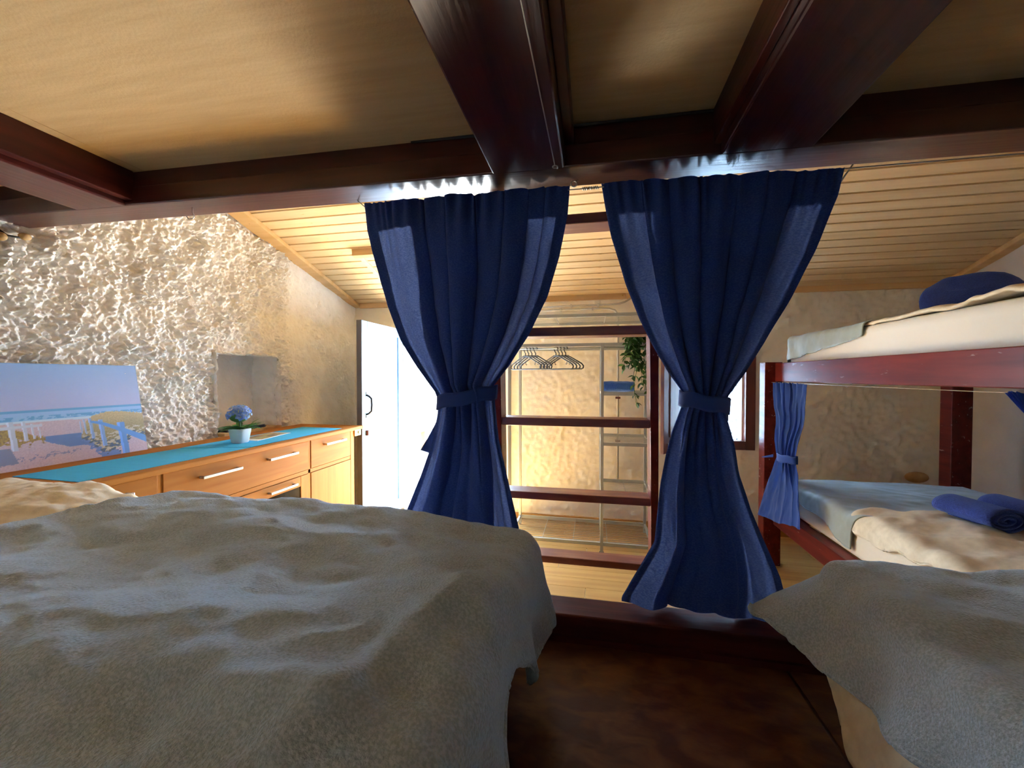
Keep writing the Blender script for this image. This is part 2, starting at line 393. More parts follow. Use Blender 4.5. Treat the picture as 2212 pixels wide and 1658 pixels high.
me_cp = bpy.data.meshes.new('ceiling_board'); me_cp.from_pydata(pm.v, [], pm.f); me_cp.materials.append(M['pine'])
n_b = int((YB - .95)/(PW*cs))
for i in range(n_b):
    yy = YB - .02 - i*PW*cs
    piece('ceiling_board', me_cp, ce, (0, yy, ceil_z(yy)))
# pine battens covering the joints
def slope_bar(x0, x1, y0, y1, drop, up=.0):
    return MB().add([(x, yy, ceil_z(yy)+dz) for x in (x0, x1) for yy in (y0, y1) for dz in (-drop, up)],
                    [(0,1,3,2),(4,6,7,5),(0,4,5,1),(2,3,7,6),(0,2,6,4),(1,5,7,3)])
obj('edge_batten', slope_bar(-2.56, -2.425, 1.3, YB-.0, .035), M['pine_t'], ce, bevel=.004)
obj('edge_batten', slope_bar(2.775, 2.86, 1.3, YB-.0, .040), M['pine_t'], ce, bevel=.004)
obj('edge_batten', MB().box(-2.42, .30, YB-.024, YB+.02, 2.118, 2.18), M['pine_t'], ce, bevel=.003)
obj('edge_batten', MB().box(.303, 2.80, YB-.024, YB+.02, 2.118, 2.18), M['pine_t'], ce, bevel=.003)
for sx in (.27, .335): obj('screw', MB().lathe((sx, YB-.026, 2.148), [(.006,-.006),(.006,.006)], 10), M['brass'], ce)
# boxed-out hatch rim on the ceiling above the doorway
obj('box_rim', slope_bar(-1.93, -.7, 2.985, 3.025, .052, .01), M['pine_t'], ce, bevel=.003)
obj('box_rim', slope_bar(-1.93, -1.89, 3.025, YB-.03, .016, .01), M['pine'], ce, bevel=.003)

# ---- loft over the platform: fibreboard, joists, edge beam
lo = struct('ceiling_loft', MB().box(-2.62, 2.86, -1.22, 1.45, ZPAN+.03, ZPAN+.07).shear(TILT), M['fibre'], 'beige fibreboard loft underside carried by dark red joists')
for x0, x1 in ((-2.62,-1.785),(-1.783,-.21),(-.208,.50),(.502,1.62),(1.622,2.86)):
    obj('board', MB().box(x0, x1, -1.22, 1.34, ZPAN, ZPAN+.03).shear(TILT), M['fibre'], lo)
for x0, x1 in ((-2.130,-1.868),(-.330,-.091),(.374,.621),(1.62,1.86)):
    j = obj('joist', MB().box(x0, x1, -1.22, 1.318, ZJ, ZPAN+.002).shear(TILT), M['mahog_y'], lo, bevel=.006)
obj('joist_lath', MB().box(-1.868, -1.83, -1.22, 1.318, ZJ+.02, ZPAN).shear(TILT), M['mahog_y'], lo, bevel=.003)
obj('joist_lath', MB().box(-.091, -.062, -1.22, 1.318, ZJ+.07, ZPAN).shear(TILT), M['mahog_y'], lo, bevel=.003)
obj('joist_lath', MB().box(.352, .374, -1.22, 1.318, ZJ+.03, ZPAN).shear(TILT), M['mahog_y'], lo, bevel=.003)
obj('edge_beam', MB().box(-2.64, 2.86, 1.312, 1.450, ZJ, 2.142).shear(TILT), M['mahog'], lo, bevel=.005)
obj('edge_beam', MB().box(-2.64, 2.86, 1.324, 1.442, 2.1425, ZPAN+.07).shear(TILT), M['mahog'], lo, bevel=.004)

# ================================================================== DOORWAY
jm = struct('trim_2', MB().box(DX0-.045, DX0+.006, YB-.006, YB+.27, 0, DZ+.04), M['white'], 'pale blue wooden door frame')
obj('frame_post', MB().box(DX1-.006, DX1+.065, YB-.03, YB+.27, 0, DZ+.04), M['white'], jm, bevel=.004)
obj('frame_head', MB().box(DX0, DX1, YB+.02, YB+.27, DZ-.006, DZ+.04), M['dooredge'], jm, bevel=.004)
obj('added_bounce_slab', MB().box(DX0+.006, DX1-.006, YB-.02, YB+.42, -.03, .006), M['bounce_slab'], jm, bevel=.004)  # unseen pale slab, added in the doorway to bounce sunlight up at the loft
dr = bpy.data.objects.new('door_1', None); col.objects.link(dr); dr.location = (DX0, YB, 0); BASE['door_1'] = Vector((DX0, YB, 0))
dr['kind'] = 'structure'; dr['label'] = 'pale blue board door standing wide open'
y0, y1, zt0, zt1 = 3.135, YB-.012, .03, DZ-.012
for i in range(5):          # upright boards of the panel
    a = lerp(y0+.085, y1-.085, i/5); b = lerp(y0+.085, y1-.085, (i+1)/5)
    obj('board', MB().box(-1.975, -1.952, a+.0015, b-.0015, zt0+.1, zt1-.085), M['door'], dr, bevel=.002)
obj('stile', MB().box(-1.985, -1.938, y0+.006, y0+.09, zt0, zt1), M['door'], dr, bevel=.004)
obj('stile', MB().box(-1.985, -1.938, y1-.085, y1, zt0, zt1), M['door'], dr, bevel=.004)
obj('top_rail', MB().box(-1.985, -1.938, y0+.09, y1-.085, zt1-.09, zt1), M['door'], dr, bevel=.004)
obj('bottom_rail', MB().box(-1.985, -1.938, y0+.09, y1-.085, zt0, zt0+.12), M['door'], dr, bevel=.004)
obj('edge_strip', MB().box(-1.987, -1.939, y0-.002, y0+.006, zt0, zt1), M['dooredge'], dr)
h = obj('handle', MB().tube([(-1.938,3.205,1.235),(-1.915,3.205,1.225),(-1.895,3.21,1.205),(-1.892,3.212,1.15),(-1.895,3.21,1.095),(-1.915,3.205,1.075),(-1.938,3.205,1.065)], .009, 10), M['black'], dr, smooth=True)
obj('handle_plate', MB().box(-1.938, -1.934, 3.190, 3.222, 1.225, 1.265).box(-1.938, -1.934, 3.190, 3.222, 1.035, 1.075), M['black'], h, bevel=.002)
obj('keyhole_plate', MB().lathe((-1.936, 3.205, .905), [(.019,-.022),(.019,.022)], 14), M['brown'], dr)
st = tag(obj('door_bracket', MB().box(-1.958, -1.942, 3.03, 3.118, .90, .955).box(-1.944, -1.936, 3.075, 3.1, .915, .94), M['brass'], bevel=.002), 'small brass bracket fixed on the end of the sideboard by the door', 'bracket')

# ---- outside
struct('ground_yard', MB().box(-14, 8, YB+.02, 22, -.12, -.02), M['ground'], 'pale sunlit paving of the yard outside the door')
def out_table(loc, L, W_, H, label, name, cat):
    t = thing(name, loc, label, cat); x, y_, z = loc
    for i in range(4): obj('plank', MB().box(x-L/2, x+L/2, y_-W_/2+i*W_/4+.004, y_-W_/2+(i+1)*W_/4-.004, z+H-.045, z+H), M['owood'], t)
    for sx in (-1, 1):
        for sy in (-1, 1): obj('leg', MB().box(x+sx*(L/2-.09)-.05, x+sx*(L/2-.09)+.05, y_+sy*(W_/2-.07)-.04, y_+sy*(W_/2-.07)+.04, z, z+H-.045), M['owood'], t)
    obj('apron', MB().box(x-L/2+.14, x+L/2-.14, y_-W_/2+.05, y_-W_/2+.08, z+H-.15, z+H-.045), M['owood'], t)
out_table((-4.05, 7.75, -.02), .62, .75, .56, 'brown wooden garden table seen through the open door', 'garden_table', 'table')
out_table((-3.45, 7.35, -.02), .50, .40, .40, 'low brown wooden garden bench beside the outdoor table', 'garden_bench', 'bench')
gw = thing('stone_wall', (-5, 10, -.02), 'pale dry-stone garden wall behind the outdoor table', 'wall')
sm = MB().ball((0,0,0), .17, .12, .12, 10, 6); me_st = bpy.data.meshes.new('stone'); me_st.from_pydata(sm.v, [], sm.f); me_st.materials.append(M['stone'])
for rz in range(7):
    for ix in range(16):
        piece('stone', me_st, gw, (-8.0 + ix*.31 + (rz % 2)*.15, 10 + random.uniform(-.04,.04), .08+rz*.19), (0, random.uniform(-.3,.3), random.uniform(-.4,.4)))
obj('core', MB().box(-8.1, -3.1, 10, 10.3, -.02, 1.3), M['stone'], gw)
vt = thing('vine', (-4.6, 8.9, -.02), 'leafy green vine hanging outside the open door', 'plant')
obj('stem', MB().tube([(-4.6,8.9,-.02),(-4.55,8.9,1.0),(-4.7,8.9,2.2),(-4.4,8.9,3.2)], .03, 8), M['owood'], vt)
lm = MB()
for _ in range(240):
    c = Vector((-4.5+random.gauss(0,.35), 8.9+random.uniform(-.4,.4), random.uniform(1.3,3.3)))
    a = Vector((random.uniform(-1,1), random.uniform(-1,1), random.uniform(-1,.2))).normalized()*.07
    b = a.cross(Vector((random.random(), random.random(), random.random()))).normalized()*.035
    lm.add([c-a, c+b, c+a, c-b], [(0,1,2,3)])
o = obj('foliage', lm, mat('vine_leaf', (.09,.17,.045), .6), vt); o['kind'] = 'stuff'

# ================================================================== WINDOW
wn = struct('window_1', MB().box(WX1-.035, WX1+.045, YB-.035, YB+.10, WZ0-.05, WZ1+.05), M['brown'], 'small red-brown framed window with patterned glass', bevel=.004)
obj('window_frame', MB().box(WX0-.045, WX0+.035, YB-.035, YB+.10, WZ0-.05, WZ1+.05), M['brown'], wn, bevel=.004)
obj('window_frame', MB().box(WX0+.035, WX1-.035, YB-.035, YB+.10, WZ1-.035, WZ1+.05), M['brown'], wn, bevel=.004)
obj('window_sill', MB().box(WX0+.035, WX1-.035, YB-.035, YB+.10, WZ0-.05, WZ0+.03), M['brown'], wn, bevel=.004)
obj('pane', MB().box(WX0+.035, WX1-.035, YB+.055, YB+.061, WZ0+.03, WZ1-.035), M['frost'], wn)
obj('glazing_bar', MB().box(WX1-.05, WX1-.035, YB+.02, YB+.075, WZ0+.03, WZ1-.035), M['white'], wn)
sh = thing('window_shutter', (.80, YB-.05, WZ0), 'red-brown panelled window shutter folded open into the room', 'shutter')
A = Vector((.83, YB-.045, 0)); B = Vector((.575, 3.56, 0)); D = (B-A); LL = D.length; D.normalize(); Nn = Vector((-D.y, D.x, 0))
def sbox(a, b, z0, z1, d0, d1):
    c = A + D*(a+b)/2 + Nn*(d0+d1)/2 + Vector((0,0,(z0+z1)/2)); return MB().obox(c, D*(b-a)/2, Nn*(d1-d0)/2, Vector((0,0,(z1-z0)/2)))
z0, z1 = .745, 1.645
obj('stile', sbox(0, .06, z0, z1, -.016, .016), M['brown'], sh, bevel=.003); obj('stile', sbox(LL-.06, LL, z0, z1, -.016, .016), M['brown'], sh, bevel=.003)
obj('rail', sbox(.06, LL-.06, z0, z0+.085, -.016, .016), M['brown'], sh, bevel=.003); obj('rail', sbox(.06, LL-.06, z1-.085, z1, -.016, .016), M['brown'], sh, bevel=.003)
obj('panel', sbox(.06, LL-.06, z0+.085, z1-.085, -.006, .006), M['brown'], sh); obj('raised_field', sbox(.10, LL-.10, z0+.13, z1-.13, -.013, .013), M['brown'], sh, bevel=.008)

# ================================================================== SIDEBOARD
SX = -1.94; SB = -2.515
sb = thing('sideboard', (-2.23, 2.15, 0), 'long beech sideboard with steel bar handles under the niche', 'sideboard')
obj('top', MB().box(SB, SX+.03, 1.185, 3.11, .955, .982), M['beech'], sb, bevel=.006)
obj('carcass', MB().box(SB+.02, SX-.022, 1.19, 3.03, .07, .955), M['beech'], sb)
obj('end_panel', MB().box(SB+.02, SX-.012, 3.03-.028, 3.032, .0, .955), M['beech_v'], sb, bevel=.002)
obj('plinth', MB().box(SB+.04, SX-.05, 1.2, 3.0, 0, .07), M['beech'], sb)
def hnd(parent, a, b, z):
    h_ = obj('handle', MB().box(SX+.022, SX+.032, a, b, z-.007, z+.007), M['steel'], parent, bevel=.002)
    for q in (a+.004, b-.014): obj('handle_foot', MB().box(SX-.002, SX+.024, q, q+.010, z-.006, z+.006), M['steel'], h_)
def front(name, a, b, z0, z1, hs, m='beech'):
    d = obj(name, MB().box(SX-.022, SX, a, b, z0, z1), M[m], sb, bevel=.003)
    for p, q, z in hs: hnd(d, p, q, z)
    return d
front('drawer', 1.20, 1.474, .752, .950, [(1.22,1.358,.899)])
obj('divider', MB().box(SX-.022, SX-.004, 1.476, 1.494, .07, .950), M['beech_v'], sb)
front('drawer', 1.497, 2.462, .752, .950, [(1.668,1.90,.890),(2.098,2.336,.893)])
obj('divider', MB().box(SX-.022, SX-.004, 2.466, 2.488, .07, .950), M['beech_v'], sb)
front('drawer', 2.492, 2.962, .752, .950, [(2.625,2.869,.900)])
obj('rail', MB().box(SX-.022, SX-.004, 1.2, 2.99, .724, .749), M['beech'], sb)
obj('corner_post', MB().box(SX-.022, SX-.001, 2.966, 3.0, .07, .950), M['beech_v'], sb, bevel=.002)
front('drawer', 1.56, 2.388, .652, .720, [(2.10,2.328,.684)])
front('door', 2.492, 2.962, .09, .720, [], 'beech_v')
front('door', 1.20, 1.474, .09, .720, [], 'beech_v')
obj('door_stile', MB().box(SX-.022, SX-.002, 2.392, 2.464, .09, .720), M['beech_v'], sb, bevel=.002)
obj('door_stile', MB().box(SX-.022, SX-.002, 1.497, 1.556, .09, .720), M['beech_v'], sb, bevel=.002)
obj('glass_door', MB().box(SX-.018, SX-.008, 1.56, 2.388, .09, .648), M['dglass'], sb)

# placemats
g = 'turquoise placemats on the sideboard'
def mat_quad(name, pts, label, zl_=.9821):
    v = [(x, y_, zl_) for x, y_ in pts] + [(x, y_, zl_+.002) for x, y_ in pts]
    return tag(obj(name, MB().add(v, [(3,2,1,0),(4,5,6,7),(0,1,5,4),(1,2,6,5),(2,3,7,6),(3,0,4,7)]), M['turq']), label, 'placemat', g)
mat_quad('table_runner', [(-2.365,1.228),(-1.985,1.215),(-1.965,2.03),(-2.335,1.92)], 'turquoise ribbed table runner lying in front of the beach picture')
mat_quad('table_runner', [(-2.335,1.90),(-1.962,2.01),(-1.957,2.87),(-2.325,2.89)], 'turquoise ribbed table runner under the flower pot', .9842)

# beach picture on canvas
YR, ZB_ = 1.84, .983
def paint(a, b):      # a: metres from the right edge, b: metres above the lower edge
    n1 = fbm(a*40, b*90, 2, 3); n2 = fbm(a*160, b*160, 5, 2)
    hz = .262
    if b > hz:
        t = (b-hz)/.21; c = [lerp(.42,.24,t), lerp(.46,.40,t), lerp(.72,.70,t)]
    elif b > .203 + .01*(a-.25):
        t = (b-.2)/.06; c = [lerp(.25,.32,t), lerp(.52,.50,t), lerp(.80,.82,t)]
        if t > .85 or (.25 < t < .55 and n1 > 0): c = [.13,.36,.68]
        if t < .2: c = [.55,.70,.85]
    else:
        c = [.56+.08*n2, .46+.08*n2, .56+.07*n2]
    # tracks and blue shade on the path
    if b < .135:
        edge = .30 - .09*(.12-b)/.12 + .012*n1
        if edge-.02 < a and a < edge+.13*sstep(.02,.12,b) and b > .075: c = [.14,.25,.55]
        if a < edge+.01*n1 and a > edge-.085 and b < .12: c = [.16,.27,.60]
        if abs(b - (.045 + .02*n1 - .06*(a-.45))) < .004 and a > .3: c = [.25,.28,.48]
        if a > .52+.3*(b-.02) and b < .10 and b > .03: c = [.22,.27,.45]
    # grassy dune on the right
    top = interp([(-.05,.205),(.0,.208),(.09,.226),(.17,.230),(.235,.214),(.262,.19),(.29,.12)], a) + .006*n2
    bot = interp([(0,.06),(.06,.09),(.13,.03),(.20,.02),(.26,.09),(.30,.11)], a) + .02*n1
    if a < .29 and b < top and b > bot:
        t = (top-b)/(top-bot+1e-6)
        c = [lerp(.52,.20,t)+.10*n2, lerp(.42,.20,t)+.08*n2, lerp(.24,.10,t)+.05*n2]
        if t > .55 and n1 > .05: c = [.55,.52,.42]
        if t > .7 and n1 < -.1: c = [.10,.16,.26]
    # bush on the left
    if a > .425 and .115+.03*n1 < b < .135+.05*sstep(.42,.56,a)+.01*n2: c = [.36+.2*n2, .26+.15*n2, .09]
    # fence: posts and rails
    def post(pa, w_, b0, b1, cc):
        nonlocal c
        if abs(a - pa - .05*(b-b0)) < w_ and b0 < b < b1: c = cc if a < pa + .05*(b-b0)+w_*.3 else [x*1.35 for x in cc]
    post(.105, .017, -.02, .168, [.14,.32,.70]); post(.197, .010, .055, .192, [.22,.38,.70]); post(.242, .007, .10, .203, [.28,.42,.68])
    post(.268,.004,.125,.2,[.34,.46,.66]); post(.285,.003,.13,.19,[.36,.47,.66])
    rb = interp([(-.03,.045),(.12,.132),(.20,.172),(.245,.185)], a)
    if a < .245 and abs(b-rb) < lerp(.020,.006,min(1,max(0,a/.24))): c = [.13,.33,.74]
    post(.528, .011, .085, .212, [.50,.57,.72]); post(.488, .007, .125, .21, [.50,.57,.72]); post(.462,.004,.13,.2,[.52,.58,.72]); post(.44,.003,.13,.19,[.52,.58,.7])
    if a > .43 and abs(b-(.188+.02*(.5-a))) < .006: c = [.55,.62,.76]
    if a < .004 or b > .472: c = [x*.85 for x in c]
    return [max(0, min(1, x)) for x in c]
pb = thing('beach_picture', (-2.55, 1.45, .982), 'frameless canvas print of a beach path with white fence leaning on the wall', 'picture')
PWd, PH = .72, .477
def cv(u, v):
    a = PWd*(1-u); b = PH*v
    return (-2.488 - .080*v, YR - a, ZB_ + b)
NU, NV = 260, 172
mb = MB().grid(cv, NU, NV)
o = obj('canvas_face', mb, None, pb)
ca = o.data.color_attributes.new('print', 'FLOAT_COLOR', 'POINT')
for j in range(NV):
    for i in range(NU):
        c = paint(PWd*(1-i/(NU-1)), PH*j/(NV-1)); ca.data[j*NU+i].color = (*c, 1)
m = bpy.data.materials.new('canvas_print'); m.use_nodes = True
at = m.node_tree.nodes.new('ShaderNodeAttribute'); at.attribute_name = 'print'
m.node_tree.links.new(at.outputs['Color'], m.node_tree.nodes['Principled BSDF'].inputs['Base Color'])
m.node_tree.nodes['Principled BSDF'].inputs['Roughness'].default_value = .6
o.data.materials.append(m)
obj('stretcher', MB().add([(-2.4895-.08*v-d, YR-a, ZB_+PH*v) for d in (0, .018) for a, v in ((0,0),(PWd,0),(PWd,1),(0,1))],
    [(0,1,2,3),(7,6,5,4),(0,4,5,1),(1,5,6,2),(2,6,7,3),(3,7,4,0)]), M['paper'], pb)

# flower pot
fp = thing('potted_flower', (-2.155, 2.125, .985), 'artificial blue hydrangea in a small white square pot', 'plant')
PX, PY, PZ = -2.155, 2.125, .9862
def sq(r, z, n=24):
    out = []
    for k in range(n):
        a = 2*math.pi*k/n; c_, s_ = math.cos(a), math.sin(a); p = 4.5
        rr = r/((abs(c_)**p + abs(s_)**p)**(1/p)); out.append((PX+rr*c_, PY+rr*s_, PZ+z))
    return out
mb = MB(); rings = [sq(.034,0),sq(.038,.004),sq(.050,.085),sq(.050,.088),sq(.046,.088),sq(.044,.07)]; n = 24
mb.add([p for rg in rings for p in rg], [(i*n+k, i*n+(k+1)%n, (i+1)*n+(k+1)%n, (i+1)*n+k) for i in range(5) for k in range(n)] + [tuple(range(n-1,-1,-1)), tuple(5*n+k for k in range(n))])
obj('pot', mb, M['white'], fp, smooth=True)
def leafmesh(c, d, up, L_, W_, bend=.3, n=5):
    d = Vector(d).normalized(); s_ = d.cross(Vector(up)).normalized(); u = s_.cross(d); V = []; c = Vector(c)
    for i in range(n+1):
        t = i/n; w_ = W_*math.sin(math.pi*min(1, t*.92+.06))**.8
        p = c + d*L_*t + u*(-bend*L_*t*t)
        V += [p - s_*w_ + u*w_*.25, p, p + s_*w_ + u*w_*.25]
    F = []
    for i in range(n): F += [(3*i,3*i+1,3*i+4,3*i+3),(3*i+1,3*i+2,3*i+5,3*i+4)]
    return V, F
for k in range(16):
    a = k*2.4; el = .15 + .5*random.random()
    d = (math.cos(a)*math.cos(el), math.sin(a)*math.cos(el), math.sin(el))
    V, F = leafmesh((PX+.02*math.cos(a), PY+.02*math.sin(a), PZ+.085), d, (0,0,1), .095+.03*random.random(), .018, .35)
    obj('leaf', MB().add(V, F), M['leaf'] if k % 3 else M['leafl'], fp, smooth=True)
for k in range(9):
    a = -1.0 + .25*k; d = (.3, .9*math.cos(a*.4), .5+.06*k)
    V, F = leafmesh((PX+.02, PY+.03, PZ+.085), (random.uniform(-.1,.6), random.uniform(.4,1), random.uniform(.3,.8)), (0,0,1), .11, .004, .3)
    obj('grass_blade', MB().add(V, F), M['leafl'], fp)
k = 0
while k < 34:
    p = Vector((random.gauss(0,1), random.gauss(0,1), random.gauss(0,1))).normalized()
    if p.z < -.35: continue
    c = Vector((PX, PY-.005, PZ+.178)) + Vector((p.x*.062, p.y*.066, p.z*.052)); k += 1
    s_ = p.cross(Vector((.3,.2,1))).normalized(); u = p.cross(s_); mb = MB()
    for q in range(4):
        a = q*math.pi/2 + k; e1 = s_*math.cos(a)+u*math.sin(a); e2 = -s_*math.sin(a)+u*math.cos(a); r_ = .021
        mb.add([c, c+e1*r_*.6+e2*r_*.55+p*.004, c+e1*r_*1.15+p*.002, c+e1*r_*.6-e2*r_*.55+p*.004], [(0,1,2,3)])
    fl_ = obj('floret', mb, M['petal'], fp)
    if k % 2: obj('floret_heart', MB().ball(c+p*.002, .004, .004, .004, 6, 4), M['petaly'], fl_)
obj('bloom_core', MB().ball((PX,PY-.005,PZ+.172), .055,.058,.045, 14, 8), M['leafl'], fp, smooth=True)
obj('stem', MB().tube([(PX,PY,PZ+.03),(PX,PY,PZ+.15)], .004, 6), M['leaf'], fp)
obj('soil', MB().lathe((PX,PY,PZ+.05), [(.036,0),(.040,.022)], 16), M['leaf'], fp)

# guest book and tray in the niche, brochure
tag(obj('wooden_ledge', MB().box(-2.74, -2.50, NY0+.0, NY1+.02, .978, 1.000), M['wicker'], bevel=.004), 'tan wooden ledge board inside the wall niche', 'shelf')
nbk = thing('notebook', (-2.60, 2.55, 1.0), 'spiral-bound guest book lying on the ledge in the niche', 'book')
obj('cover', MB().box(-2.71, -2.545, 2.40, 2.74, 1.0005, 1.014), M['black'], nbk, bevel=.002)
mb = MB(); pts = []
for i in range(34*8+1):
    a = i/8*2*math.pi; pts.append((-2.540+.010*math.cos(a), 2.405+.33*i/(34*8), 1.012+.010*math.sin(a)))
obj('spiral', mb.tube(pts, .0022, 5), M['spiral'], nbk)
br = thing('brochure', (-2.20, 2.38, .9855), 'folded brown and green brochure lying beside the flower pot', 'brochure')
mb = MB().add([(-2.27,2.21,.9856),(-2.10,2.20,.9856),(-2.16,2.56,.9856),(-2.31,2.55,.9856),(-2.27,2.21,.989),(-2.10,2.20,.989),(-2.16,2.56,.989),(-2.31,2.55,.989)],[(3,2,1,0),(4,5,6,7),(0,1,5,4),(1,2,6,5),(2,3,7,6),(3,0,4,7)])
obj('page', mb, M['paper'], br)
bm_ = mat('brochure_print', (.20,.14,.10), .5, (.42,.40,.16), (22,9,9), fac=(.45,.55)); 
mb = MB().add([(-2.262,2.26,.9893),(-2.112,2.25,.9893),(-2.165,2.53,.9893),(-2.30,2.52,.9893),(-2.262,2.26,.9899),(-2.112,2.25,.9899),(-2.165,2.53,.9899),(-2.30,2.52,.9899)],[(3,2,1,0),(4,5,6,7),(0,1,5,4),(1,2,6,5),(2,3,7,6),(3,0,4,7)])
obj('print', mb, bm_, br)

# coat pegs high on the left wall
cp = thing('coat_hook', (-2.56, 1.31, 1.95), 'black coat hook with turned wooden knobs high on the plaster wall', 'hook')
obj('rod', MB().tube([(-2.58,1.26,2.045),(-2.52,1.27,2.045),(-2.505,1.285,2.025),(-2.50,1.30,2.013),(-2.497,1.325,2.014),(-2.495,1.342,2.016)], .0045, 8), M['black'], cp, smooth=True)
obj('knob', MB().ball((-2.493,1.352,2.024), .016,.022,.016, 16, 10), M['wicker'], cp, smooth=True)
obj('knob', MB().ball((-2.470,1.266,1.995), .018,.018,.018, 16, 10), M['wicker'], cp, smooth=True)
obj('plate', MB().box(-2.60,-2.572,1.235,1.285,2.0,2.06), M['black'], cp, bevel=.002)

# ================================================================== LADDER
CY, SY = math.cos(R(11.3)), math.sin(R(11.3)); CP, SP = math.cos(R(-1.1)), math.sin(R(-1.1))
FW = Vector((-SY*CP, CY*CP, SP)); RT = Vector((CY, SY, 0)); UPV = RT.cross(FW)
def at_depth(x, y_, d): return CAM + (FW + RT*(x-1106)/870 - UPV*(y_-829)/870)*d
def on_y(x, y_, Y): d = FW + RT*(x-1106)/870 - UPV*(y_-829)/870; return CAM + d*(Y/d.y)
def on_x(x, y_, X): d = FW + RT*(x-1106)/870 - UPV*(y_-829)/870; return CAM + d*(X/d.x)
def on_z(x, y_, Z): d = FW + RT*(x-1106)/870 - UPV*(y_-829)/870; return CAM + d*((Z-1.4)/d.z)
Z0L = 1.50
ld = thing('ladder', (-.1, 2.2, 0), 'dark red wooden ladder with worn flat rungs leaning against the loft beam', 'ladder')
P1 = at_depth(1409, 812-98, Z0L*1.1125); P4 = at_depth(1411, 812+408, Z0L*1.45)
Q1 = on_y(1077, 714, P1.y); Q1.z = P1.z; Q4 = on_y(1086, 1220, P4.y); Q4.z = P4.z
def lad(i): return P1 + (P4-P1)*((i-1)/3)     # point on one side rail at rung i
def lad2(i): return Q1 + (Q4-Q1)*((i-1)/3)
ti = 1 + 3*(.02-P1.z)/(P4.z-P1.z)
for f_ in (lad, lad2):
    obj('side_rail', MB().bar(f_(-.42), f_(ti), .036, .105, up=(0,-1,0)), M['mahog_b'], ld, bevel=.004)
for i in range(5):
    c = lad(i); q = lad2(i); obj('rung', MB().box(q.x+.017, c.x-.017, c.y-.045, c.y+.065, c.z-.019, c.z+.019), M['rung'], ld, bevel=.004)

# ================================================================== CLOTHES RACK
RX0, RX1, RXM, RY0, RY1 = -.668, .462, .075, 3.24, 3.74
rk = thing('clothes_rack', (-.1, 3.5, 0), 'silver metal clothes rack with wire shelves against the back wall', 'clothes rack')
for x in (RX0, RX1):
    for yy in (RY0, RY1): obj('post', MB().box(x-.012, x+.012, yy-.012, yy+.012, 0, 1.895), M['rack'], rk, bevel=.002)
obj('post', MB().box(RXM-.012, RXM+.012, RY0-.012, RY0+.012, 0, 1.655), M['rack'], rk, bevel=.002)
obj('post', MB().box(RXM-.012, RXM+.012, RY1-.012, RY1+.012, 0, 1.655), M['rack'], rk, bevel=.002)
def shelf(x0, x1, z, n=14, cross=(), wx=None):
    for yy in (RY0, RY1): obj('rail', MB().box(x0, x1, yy-.010, yy+.010, z-.013, z+.013), M['rack'], rk, bevel=.002)
    for x in (x0, x1): obj('rail', MB().box(x-.009, x+.009, RY0, RY1, z-.010, z+.010), M['rack'], rk)
    mb = MB()
    for i in range(1, n): 
        yy = lerp(RY0, RY1, i/n); mb.tube([(x0 if wx is None else wx, yy, z+.006), (x1, yy, z+.006)], .0022, 5)
    for x in cross: mb.tube([(x, RY0, z), (x, RY1, z)], .003, 5)
    o = obj('wire_shelf', mb, M['rack'], rk); o['kind'] = 'stuff'
shelf(RX0, RX1, 1.880, 10, (-.3, .1)); shelf(RX0, RX1, 1.648, 14, (.27,), RXM)
YH, ZH = 3.49, 1.642
obj('hanging_rod', MB().tube([(RX0, YH, ZH), (RX1, YH, ZH)], .009, 10), M['rack'], rk, smooth=True); shelf(RX0, RX1, .075, 14, (-.40, -.15, .12))
for z in (1.262, .868, .455): shelf(RXM, RX1, z, 12, (.27,))
for x in (RX0+.05, .2): obj('foot_cap', MB().lathe((x if x < 0 else RXM, RY0, 0), [(.018,0),(.018,.012)], 12), M['black'], rk)

# hangers
hg = thing('coat_hanger', (-.42, YH, 1.63), 'black plastic coat hanger', 'hanger', 'black coat hangers on the rack rail')
def hanger_parts(parent, base):
    b = Vector(base); W2 = .195
    def P(x, z): return b + Vector((x, 0, z if z > -.031 else (z+.03 if z < -.08 else z*.7)))
    body = [P(0,-.085), P(-.03,-.090), P(-.09,-.118), P(-W2+.02,-.158), P(-W2,-.178), P(-W2+.004,-.196), P(-W2+.02,-.203), P(0,-.203), P(W2-.02,-.203), P(W2-.004,-.196), P(W2,-.178), P(W2-.02,-.158), P(.09,-.118), P(.03,-.090)]
    obj('frame', MB().tube(body, .0058, 8, closed=True), M['black'], parent, smooth=True)
    hook = [P(0,-.085), P(0,-.045), P(-.006,-.03)] + [P(.0+.021*math.cos(a), .0+.021*math.sin(a)) for a in [R(200-25*i) for i in range(9)]]
    obj('hook', MB().tube(hook, .0042, 8), M['black'], parent, smooth=True)
    for s_ in (-1, 1):
        obj('notch_hook', MB().tube([P(s_*.125,-.135), P(s_*.125,-.158), P(s_*.118,-.164), P(s_*.112,-.158)], .0026, 6), M['black'], parent)
    obj('neck', MB().box(b.x-.03, b.x+.03, b.y-.0035, b.y+.0035, b.z-.070, b.z-.053), M['black'], parent)
HZ = ZH + .009 + .0042 - .021      # the hook bears on the top of the rod
hanger_parts(hg, (-.42, YH, 1.63))
spots = [(1135, 38, 0), (1142, 38, 0), (1149, 38, 0), (1157, 38, 0), (1201, 38, 0), (1208, 38, 0), (1215, 38, 0), (1222, 38, 0)]
labs = ['black plastic hanger in the bunch on the rack rail nearer the doorway'] * 4 + ['black plastic hanger in the bunch on the rack rail nearer the trailing ivy'] * 4
